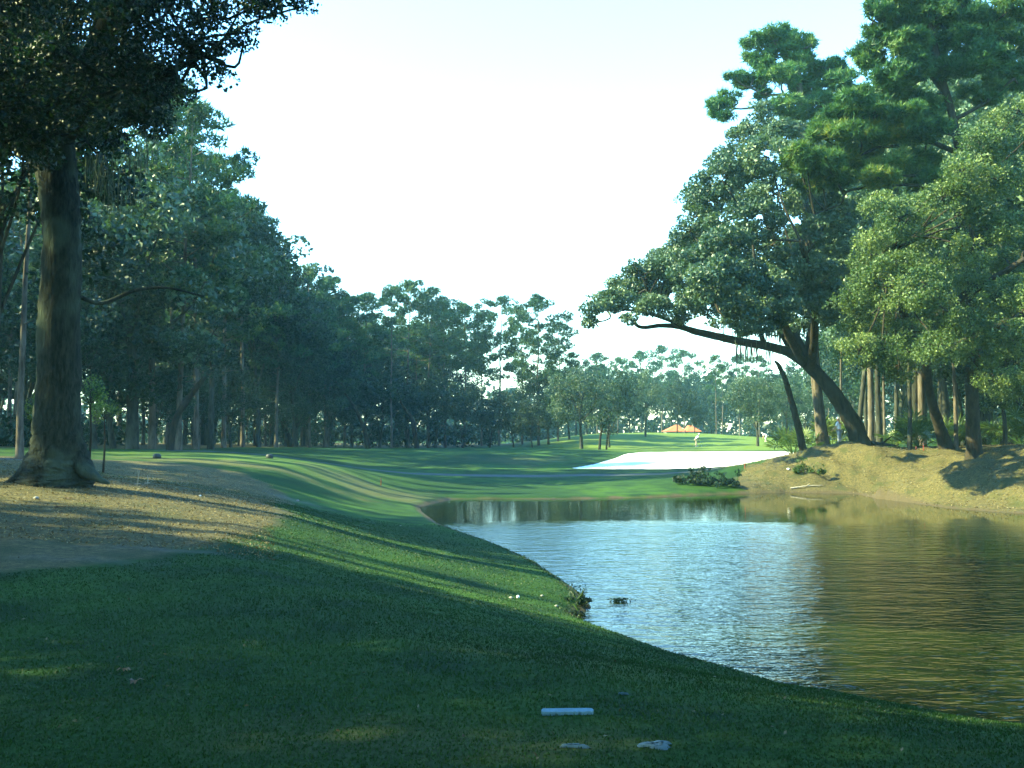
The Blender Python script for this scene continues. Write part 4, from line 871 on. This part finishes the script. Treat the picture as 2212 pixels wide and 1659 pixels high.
def person(loc, rz, label, bend=0.1, knee=0.05, arms='front', trousers=None, hat=None, lean_side=0.):
    """a continuous skinned body; x is the way the figure faces"""
    r = empty('person', loc, rz); tag(r, label, 'person')
    hipz = .93-knee*.5; hx = -math.sin(bend)*.12
    sp = lambda d: np.array([hx+math.sin(bend)*d, lean_side*d, hipz+math.cos(bend)*d])
    ch, sh, nk, hd = sp(.28), sp(.46), sp(.54), sp(.68)+[.03, 0, 0]
    V = [(hx, 0, hipz, (.15, .12)), (*sp(.14), (.135, .10)), (*ch, (.155, .11)), (*sh, (.13, .09)), (*nk, .055), (*(sp(.60)+[.015, 0, 0]), .06), (*hd, (.085, .095)), (*(hd+[.01, 0, .09]), .07)]
    E = [(i, i+1) for i in range(7)]
    sk = list(V)
    T = [(hx, 0, hipz+.02, (.155, .125))]; TE = []
    for s in (-1, 1):
        hpt = np.array([hx, .09*s, hipz-.06]); kn = np.array([hx*.3+.10*knee*4, .12*s, .50-knee*.3]); an = np.array([.0-.02, .13*s, .08]); toe = np.array([.15, .15*s, .035])
        b = len(sk); sk += [(*hpt, .09), (*kn, .058), (*((kn+an)/2), .055), (*an, .038), (*toe, .03)]; E += [(0, b), (b, b+1), (b+1, b+2), (b+2, b+3), (b+3, b+4)]
        b = len(T); T += [(*hpt, .105), (*kn, .08), (*(an+[0, 0, .03]), .065)]; TE += [(0, b), (b, b+1), (b+1, b+2)]
        shp = sh+[0, .17*s, -.02]
        if arms == 'front': el = shp+[.12, .03*s, -.27]; wr = np.array([shp[0]+.34, .04*s, el[2]-.14])
        elif arms == 'down': el = shp+[.05, -.03*s, -.29]; wr = np.array([shp[0]+.14, .05*s, el[2]-.25])
        else: el = shp+[-.02, .07*s, -.28]; wr = el+[.06, .0, -.25]
        b = len(sk); dr = (wr-el)/np.linalg.norm(wr-el); pal = wr+dr*.07
        sk += [(*shp, .055), (*el, .042), (*wr, .028), (*pal, (.035, .022))]; E += [(3, b), (b, b+1), (b+1, b+2), (b+2, b+3)]
        sd = np.cross(dr, [0, 0, 1]); sd = sd/(np.linalg.norm(sd)+1e-6)
        for f_, ln in zip((-.027, -.009, .009, .027), (.065, .08, .085, .07)):
            b2 = len(sk); p0 = pal+sd*f_+dr*.02; sk += [(*p0, .010), (*(p0+dr*ln*.55), .009), (*(p0+dr*ln*.9+np.array([0, 0, -.02])), .008)]; E += [(b+3, b2), (b2, b2+1), (b2+1, b2+2)]
        b2 = len(sk); p0 = wr+dr*.03-sd*.03*s; sk += [(*p0, .010), (*(p0+dr*.04-sd*.02*s), .009)]; E += [(b+2, b2), (b2, b2+1)]
        # nose and ear bumps of the head
        b2 = len(sk); sk += [(*(hd+[0, .088*s, -.01]), .014)]; E += [(6, b2)]
        if s == 1: b2 = len(sk); sk += [(*(hd+[.10, 0, -.005]), .014)]; E += [(6, b2)]
    skin('body', sk, E, M_SKIN, r, 1)
    skin('trousers', T, TE, trousers or M_GREY, r, 1)
    SH = [(*sp(.0), (.168, .135)), (*sp(.14), (.16, .125)), (*ch, (.178, .135)), (*(sh+[0, 0, -.01]), (.15, .108)), (*(nk-[0, 0, .015]), .062)]; SE = [(0, 1), (1, 2), (2, 3), (3, 4)]
    for s in (-1, 1):
        shp = sh+[0, .17*s, -.02]; d = np.array([.08, .02*s, -.2]) if arms == 'front' else np.array([.03, 0, -.2])
        b = len(SH); SH += [(*shp, .078), (*(shp+d), .07)]; SE += [(3, b), (b, b+1)]
    skin('shirt', SH, SE, M_WHITE, r, 1)
    cm = MB(); a = np.linspace(0, 2*np.pi, 15)[:-1]; vs = []
    for q, zz in ((1.0, .02), (1.02, .05), (.9, .10), (.55, .135), (.05, .145)): vs += [(hd[0]+.10*q*math.cos(t_), hd[1]+.097*q*math.sin(t_), hd[2]+zz) for t_ in a]
    qd = [(i*14+j, i*14+(j+1) % 14, (i+1)*14+(j+1) % 14, (i+1)*14+j) for i in range(4) for j in range(14)]; cm.add(vs, np.array(qd))
    bt = np.linspace(-1.1, 1.1, 8); vs = [(hd[0]+.095*math.cos(t_), hd[1]+.095*math.sin(t_), hd[2]+.035) for t_ in bt]+[(hd[0]+.095+.085*math.cos(t_), hd[1]+.09*math.sin(t_), hd[2]+.02) for t_ in bt]
    cm.add(vs, np.array([(i, i+1, i+9, i+8) for i in range(7)])); cm.obj('cap', [hat or M_WHITE], r, True)
    for s in (-1, 1):
        sm_ = MB(); tube(sm_, [[-.07, .135*s, .04], [.02, .14*s, .045], [.12, .15*s, .035], [.18, .155*s, .03]], [.035, .045, .042, .02], 8, cap=True); sm_.obj('shoe', [M_SHOE], r, True)
    return r, hd
def club(a, b, label, name='golf_club'):
    a, b = np.array(a), np.array(b); r = empty(name, a); tag(r, label, 'golf club'); s_ = MB(); tube(s_, [[0, 0, 0], b-a], [.012, .008], 6); s_.obj('shaft', [M_STEEL], r)
    h_ = MB(); tube(h_, [b-a+[-.06, 0, .0], b-a+[.06, 0, -.01]], [.022, .03], 6); h_.obj('head', [M_STEEL], r); return r
# golfer on the green
h = hit(1504, 965); person(h, math.radians(10), 'person in white shirt and pale trousers bending over a putt mid-green', bend=.62, knee=.10, arms='down', trousers=M_KHAKI)
club((h[0]+.50, h[1], h[2]+.62), (h[0]+.62, h[1]-.05, h[2]+.03), 'thin putter held by the person bending over a putt')
h = hit(1655, 954); person(h, math.radians(150), 'person in white stooping low on the green beside the small round oak', bend=1.15, knee=.3, arms='down', trousers=M_WHITE)
h = hit(1827, 968, y0=56); px_ = P(1813, 950, 60.2); h = np.array([px_[0], 60.2, gz(px_[0], 60.2)])
person(h, math.radians(140), 'person in white shirt, cap and grey trousers standing beside the leaning oak', bend=.08, knee=.0, arms='front', trousers=M_GREY)

# ------------------------------------------------------------------ small objects
M_RED = flat_mat('red_paint', (.26, .045, .03), .5); M_BLACK = flat_mat('dark_paint', (.02, .025, .02), .5); M_BOARD = flat_mat('white_paint', (.72, .74, .74), .5, .05, 60)
M_PAPER = flat_mat('bluish_sand', (.06, .11, .13), .95, .45, 40); M_BALL = flat_mat('golf_ball', (.82, .82, .80), .35, .03); M_STONE = flat_mat('pale_stone', (.20, .20, .18), .9, .25, 18)  # muted bluish colour for the divots and stake bands
M_ROOF = flat_mat('terracotta_tiles', (.48, .13, .05), .8, .25, 3); M_WALL = flat_mat('cream_render', (.62, .56, .44), .9); M_GLASSD = flat_mat('dark_glass', (.02, .03, .035), .1, .1, 2, .5)
def stake(U, V, lb, hgt=.36, y0=3.0):
    h = hit(U, V, y0=y0); r = empty('hazard_stake', h); tag(r, lb, 'stake', 'red hazard stakes'); m_ = MB(); tube(m_, [[0, 0, -.05], [0, 0, hgt*.9], [0, 0, hgt]], [.022, .022, .018], 8, cap=True); m_.obj('post', [M_RED], r)
    c = MB(); tube(c, [[0, 0, hgt*.8], [0, 0, hgt*.93]], [.024, .024], 8); c.obj('band', [M_PAPER], r)
stake(823, 1050, 'red stake on the far grassy slope above the inlet'); stake(1609, 1014, 'red stake at the low tip of the straw bank'); stake(1995, 972, 'red stake on the crest of the straw bank in front of the laurel oak', .35); stake(1979, 972, 'shorter red stake just left of the one before the laurel oak', .22); stake(2038, 970, 'small red stake half hidden in straw right of the laurel oak base', .18)
for U, V, lb in ((339, 990, 'dark tee marker block on the back lawn nearer the big oak'), (582, 990, 'dark tee marker block on the back lawn nearer the pond')):
    h = hit(U, V); m_ = MB(); a_ = np.linspace(0, 2*np.pi, 13)[:-1]; vs = []
    for rr_, zz in ((.13, -.03), (.14, .03), (.13, .14), (.10, .19), (.02, .205)): vs += [(rr_*math.cos(t_)*1.3, rr_*math.sin(t_), zz) for t_ in a_]
    m_.add(vs, np.array([(i*12+j, i*12+(j+1) % 12, (i+1)*12+(j+1) % 12, (i+1)*12+j) for i in range(4) for j in range(12)])); o = m_.obj('tee_marker', [M_BLACK], None, True, h); tag(o, lb, 'tee marker', 'tee markers on the back lawn')
# white tee board lying in the grass
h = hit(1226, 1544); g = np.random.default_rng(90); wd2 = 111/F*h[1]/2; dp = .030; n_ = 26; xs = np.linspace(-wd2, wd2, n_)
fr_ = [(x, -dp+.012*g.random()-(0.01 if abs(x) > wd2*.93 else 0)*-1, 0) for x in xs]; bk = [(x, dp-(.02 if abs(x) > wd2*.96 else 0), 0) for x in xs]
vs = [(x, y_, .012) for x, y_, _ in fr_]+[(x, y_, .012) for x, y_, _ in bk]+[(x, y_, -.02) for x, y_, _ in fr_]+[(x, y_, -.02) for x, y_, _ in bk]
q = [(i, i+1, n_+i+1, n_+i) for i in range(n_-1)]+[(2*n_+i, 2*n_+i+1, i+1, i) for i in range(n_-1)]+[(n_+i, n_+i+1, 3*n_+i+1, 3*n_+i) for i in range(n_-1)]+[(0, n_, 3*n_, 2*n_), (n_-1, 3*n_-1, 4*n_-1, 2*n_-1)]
m_ = MB(); m_.add(vs, np.array(q)); o = m_.obj('tee_plate', [flat_mat('shade_toned_plate', (.10, .20, .25), .7, .3, 30)], None, False, (h[0], h[1], h[2]+.012)); o.rotation_euler = (.12, 0, .03); tag(o, 'long narrow white plate lying in the shaded grass in front of the tee', 'tee plate')  # white plate, with its shade put into the dark bluish colour
def scrap(U, V, w_, d_, lb, seed, name='sand_patch', rim=.3):
    rng = np.random.default_rng(seed); h = hit(U, V); n_ = 22; a_ = np.linspace(0, 2*np.pi, n_+1)[:-1]; m_ = MB(); vs = [(0, 0, .012)]
    for k in (.45, .8, 1.0):
        for t_ in a_:
            r_ = k*(1+rim*math.sin(3*t_+seed)+rim*.6*math.sin(7*t_+2*seed)+rng.normal(0, .08)); x, y_ = w_*r_*math.cos(t_), d_*r_*math.sin(t_); vs.append((x, y_, gz(h[0]+x, h[1]+y_)-h[2]+(.014 if k < .9 else .0)+rng.uniform(0, .004)))
    t_ = [(0, 1+j, 1+(j+1) % n_) for j in range(n_)]; q = [(1+i*n_+j, 1+i*n_+(j+1) % n_, 1+(i+1)*n_+(j+1) % n_, 1+(i+1)*n_+j) for i in range(2) for j in range(n_)]
    m_.add(vs, np.array(q), np.array(t_)); o = m_.obj(name, [M_PAPER], None, True, h); tag(o, lb, 'divot', 'sand filled divots in the tee')
scrap(1240, 1616, .070, .022, 'narrow pale sand filled divot in the grass below the white plate', 3)
scrap(1418, 1614, .085, .05, 'larger ragged sand filled divot right of the narrow one', 5)
scrap(1345, 1502, .03, .012, 'tiny pale divot above and right of the white plate', 8)
def pebble(U, V, s, lb, name, m_, cat, grp=None, y0=3.0, seed=1):
    rng = np.random.default_rng(seed); h = hit(U, V, y0=y0); b = MB(); n_ = 10; a_ = np.linspace(0, 2*np.pi, n_+1)[:-1]; vs = [(0, 0, -s*.9)]; k = .0 if name == 'golf_ball' else .18
    for ph in np.linspace(-1.2, 1.2, 6): vs += [(s*math.cos(ph)*math.cos(t_)*(1+rng.normal(0, k)), s*math.cos(ph)*math.sin(t_)*(1+rng.normal(0, k)), s*math.sin(ph)*(1 if k == 0 else .7)) for t_ in a_]
    vs.append((0, 0, s*(1 if k == 0 else .7))); t_ = [(0, 1+(j+1) % n_, 1+j) for j in range(n_)]+[(len(vs)-1, 51+j, 51+(j+1) % n_) for j in range(n_)]
    q = [(1+i*n_+j, 1+i*n_+(j+1) % n_, 1+(i+1)*n_+(j+1) % n_, 1+(i+1)*n_+j) for i in range(5) for j in range(n_)]; b.add(vs, np.array(q), np.array(t_)); o = b.obj(name, [m_], None, True, h+[0, 0, s*(.9 if k == 0 else .3)]); tag(o, lb, cat, grp)
pebble(1119, 1293, .03, 'bright white ball in the last thin strip of sunlight on the bank', 'golf_ball', M_BALL, 'golf ball')
pebble(1104, 1293, .035, 'small bluish stone just left of the bright white ball', 'stone', M_STONE, 'stone', seed=2); pebble(1171, 1289, .03, 'pale stone on the bank right of and above the bright white ball', 'stone', M_STONE, 'stone', seed=3)
pebble(1202, 1311, .03, 'pale stone near the water plants of the grassy point', 'stone', M_STONE, 'stone', seed=4); pebble(865, 1136, .022, 'pale stone in the bright strip of sun on the lawn', 'stone', M_STONE, 'stone', seed=5)
pebble(643, 1083, .06, 'grey flat stone half buried at the edge of the straw', 'stone', M_STONE, 'stone', seed=6); pebble(78, 1078, .05, 'pale lump of bark in the straw under the big oak', 'stone', M_STONE, 'stone', seed=7)
pebble(1703, 1017, .09, 'white stone on the sunny straw bank beside the weed clump', 'stone', M_BOARD, 'stone', seed=8, y0=30); pebble(432, 1072, .03, 'small white stone in the thin upper strip of sun on the straw', 'stone', M_BALL, 'stone', seed=9)
# driftwood, fallen log, twigs
def stick(pts, r_, m_, lb, name, cat):
    b = MB(); p = np.array(pts); base = p[0].copy(); pp, rr_ = smooth_path(p-base, 4, np.linspace(r_, r_*.4, len(p))); tube(b, pp, rr_, 6, .15); tube(b, [pp[4], pp[4]+[r_*3, -r_*2, r_*3]], [r_*.5, r_*.2], 5); o = b.obj(name, [m_], None, True, base); tag(o, lb, cat); return o
a, c, d = hit(1708, 1059, y0=30), hit(1742, 1055, y0=30), hit(1778, 1051, y0=30); stick([a+[0, 0, .08], c+[0, 0, .10], d+[0, 0, .06]], .05, M_PALE, 'bleached driftwood stick lying on the mud at the foot of the straw bank', 'driftwood', 'driftwood')
a = P(1874, 954, 62.5); c = P(1936, 969, 60); za, zc = gz(a[0], a[1]), gz(c[0], c[1]); stick([[a[0], a[1], za+.35], [(a[0]+c[0])/2, 61.2, (za+zc)/2+.25], [c[0], c[1], zc+.12]], .16, M_BARKD, 'dark fallen log lying on the crest right of the leaning oak', 'fallen_log', 'log')
for U, V, hh, lb in ((297, 1048, .38, 'thin pale forked twig standing up in the straw by the sunny strip'), (318, 1046, .22, 'shorter thin twig beside the pale forked one'), (2318, 990, .2, '')):
    if not lb: continue
    h = hit(U, V); b = MB(); tube(b, [[0, 0, -.03], [.015, 0, hh*.5], [.0, 0, hh]], [.012, .009, .004], 5); tube(b, [[.015, 0, hh*.5], [.05, 0, hh*.95]], [.008, .003], 4); tube(b, [[-.06, 0, .02], [.06, .02, .03]], [.02, .012], 5); o = b.obj('twig', [M_PALE], None, True, h); tag(o, lb, 'twig')
def leafob(U, V, lb, s=.06, seed=1):
    rng = np.random.default_rng(seed); h = hit(U, V); b = MB()
    for k in range(5):
        a = rng.uniform(0, 6.28); c = np.array([math.cos(a), math.sin(a), .0])*s*.45; n_ = np.array([-math.sin(a), math.cos(a), 0])*s*.22
        b.add([[0, 0, .02], c-n_+[0, 0, .035], c*2.1+[0, 0, .015], c+n_+[0, 0, .035]], np.array([[0, 1, 2, 3]]), None, rng.random())
    o = b.obj('fallen_leaf', [M_DRY], None, False, h); tag(o, lb, 'leaf')
leafob(292, 1478, 'brown curled oak leaf lying in the dark foreground grass', .075, 3); leafob(268, 1452, 'smaller dark leaf above the brown curled leaf in the dark grass', .06, 4); leafob(148, 1079, 'pale curled leaf on the straw under the big oak', .12, 5); leafob(128, 1098, 'pale leaf cluster in the second sunny strip of straw', .12, 6)
# building with terracotta roofs beyond the green
def building():
    y = 198.0; cx_ = (1473-CU)/F*y; z0 = gz(cx_, y)-.3; r = empty('low_building', (cx_, y, z0)); tag(r, 'low cream building with two terracotta hipped roofs showing over the green crest', 'building')
    e = P(1473, 931.5, y)[2]-z0
    def box(name, x0, x1, y0, y1, a, b, m_, par): 
        v = [(x, yy, zz) for zz in (a, b) for x, yy in ((x0, y0), (x1, y0), (x1, y1), (x0, y1))]; mb = MB(); mb.add(v, np.array([(0, 1, 5, 4), (1, 2, 6, 5), (2, 3, 7, 6), (3, 0, 4, 7), (4, 5, 6, 7)])); return mb.obj(name, [m_], par)
    u = y/F
    for (a, b, p, top) in ((1433, 1476, 1463, 917.5), (1479, 1512, 1490, 918.5)):
        x0, x1, xp = (a-1473)*u, (b-1473)*u, (p-1473)*u; zt = P(p, top, y)[2]-z0; box('wall', x0+.35, x1-.35, -1.6, 2.6, 0, e, M_WALL, r)
        mb = MB(); mb.add([(x0, -2, e-.05), (x1, -2, e-.05), (x1, 3, e-.05), (x0, 3, e-.05), (xp-.25, .2, zt), (xp+.25, .2, zt), (xp+.25, .9, zt), (xp-.25, .9, zt)], np.array([(0, 1, 5, 4), (1, 2, 6, 5), (2, 3, 7, 6), (3, 0, 4, 7), (4, 5, 6, 7), (3, 2, 1, 0)])); rf = mb.obj('roof', [M_ROOF], r)
        for k in (.3, .7):
            xx = x0+(x1-x0)*k; w_ = box('window', xx-.35, xx+.35, -1.66, -1.6, 1.0, 1.9, M_BOARD, r); box('pane', xx-.28, xx+.28, -1.68, -1.661, 1.08, 1.82, M_GLASSD, w_)
building()

# ------------------------------------------------------------------ haze
def haze():
    m, t, o = mat('haze'); v = nn(t, 'ShaderNodeVolumePrincipled'); v.inputs['Density'].default_value = .00036; v.inputs['Color'].default_value = (.45, .95, .95, 1); v.inputs['Anisotropy'].default_value = .2
    t.links.new(v.outputs[0], o.inputs['Volume'])
    x, y0, y1, a, b = 400, -120, 420, -6, 34
    vs = [(-x, y0, a), (x, y0, a), (x, y1, a), (-x, y1, a), (-x, y0, b), (x, y0, b), (x, y1, b), (-x, y1, b)]
    me = mesh('haze', vs, [np.array([(3, 2, 1, 0), (4, 5, 6, 7), (0, 1, 5, 4), (1, 2, 6, 5), (2, 3, 7, 6), (3, 0, 4, 7)])], [m]); o = ob('haze', me); o['kind'] = 'stuff'
haze()
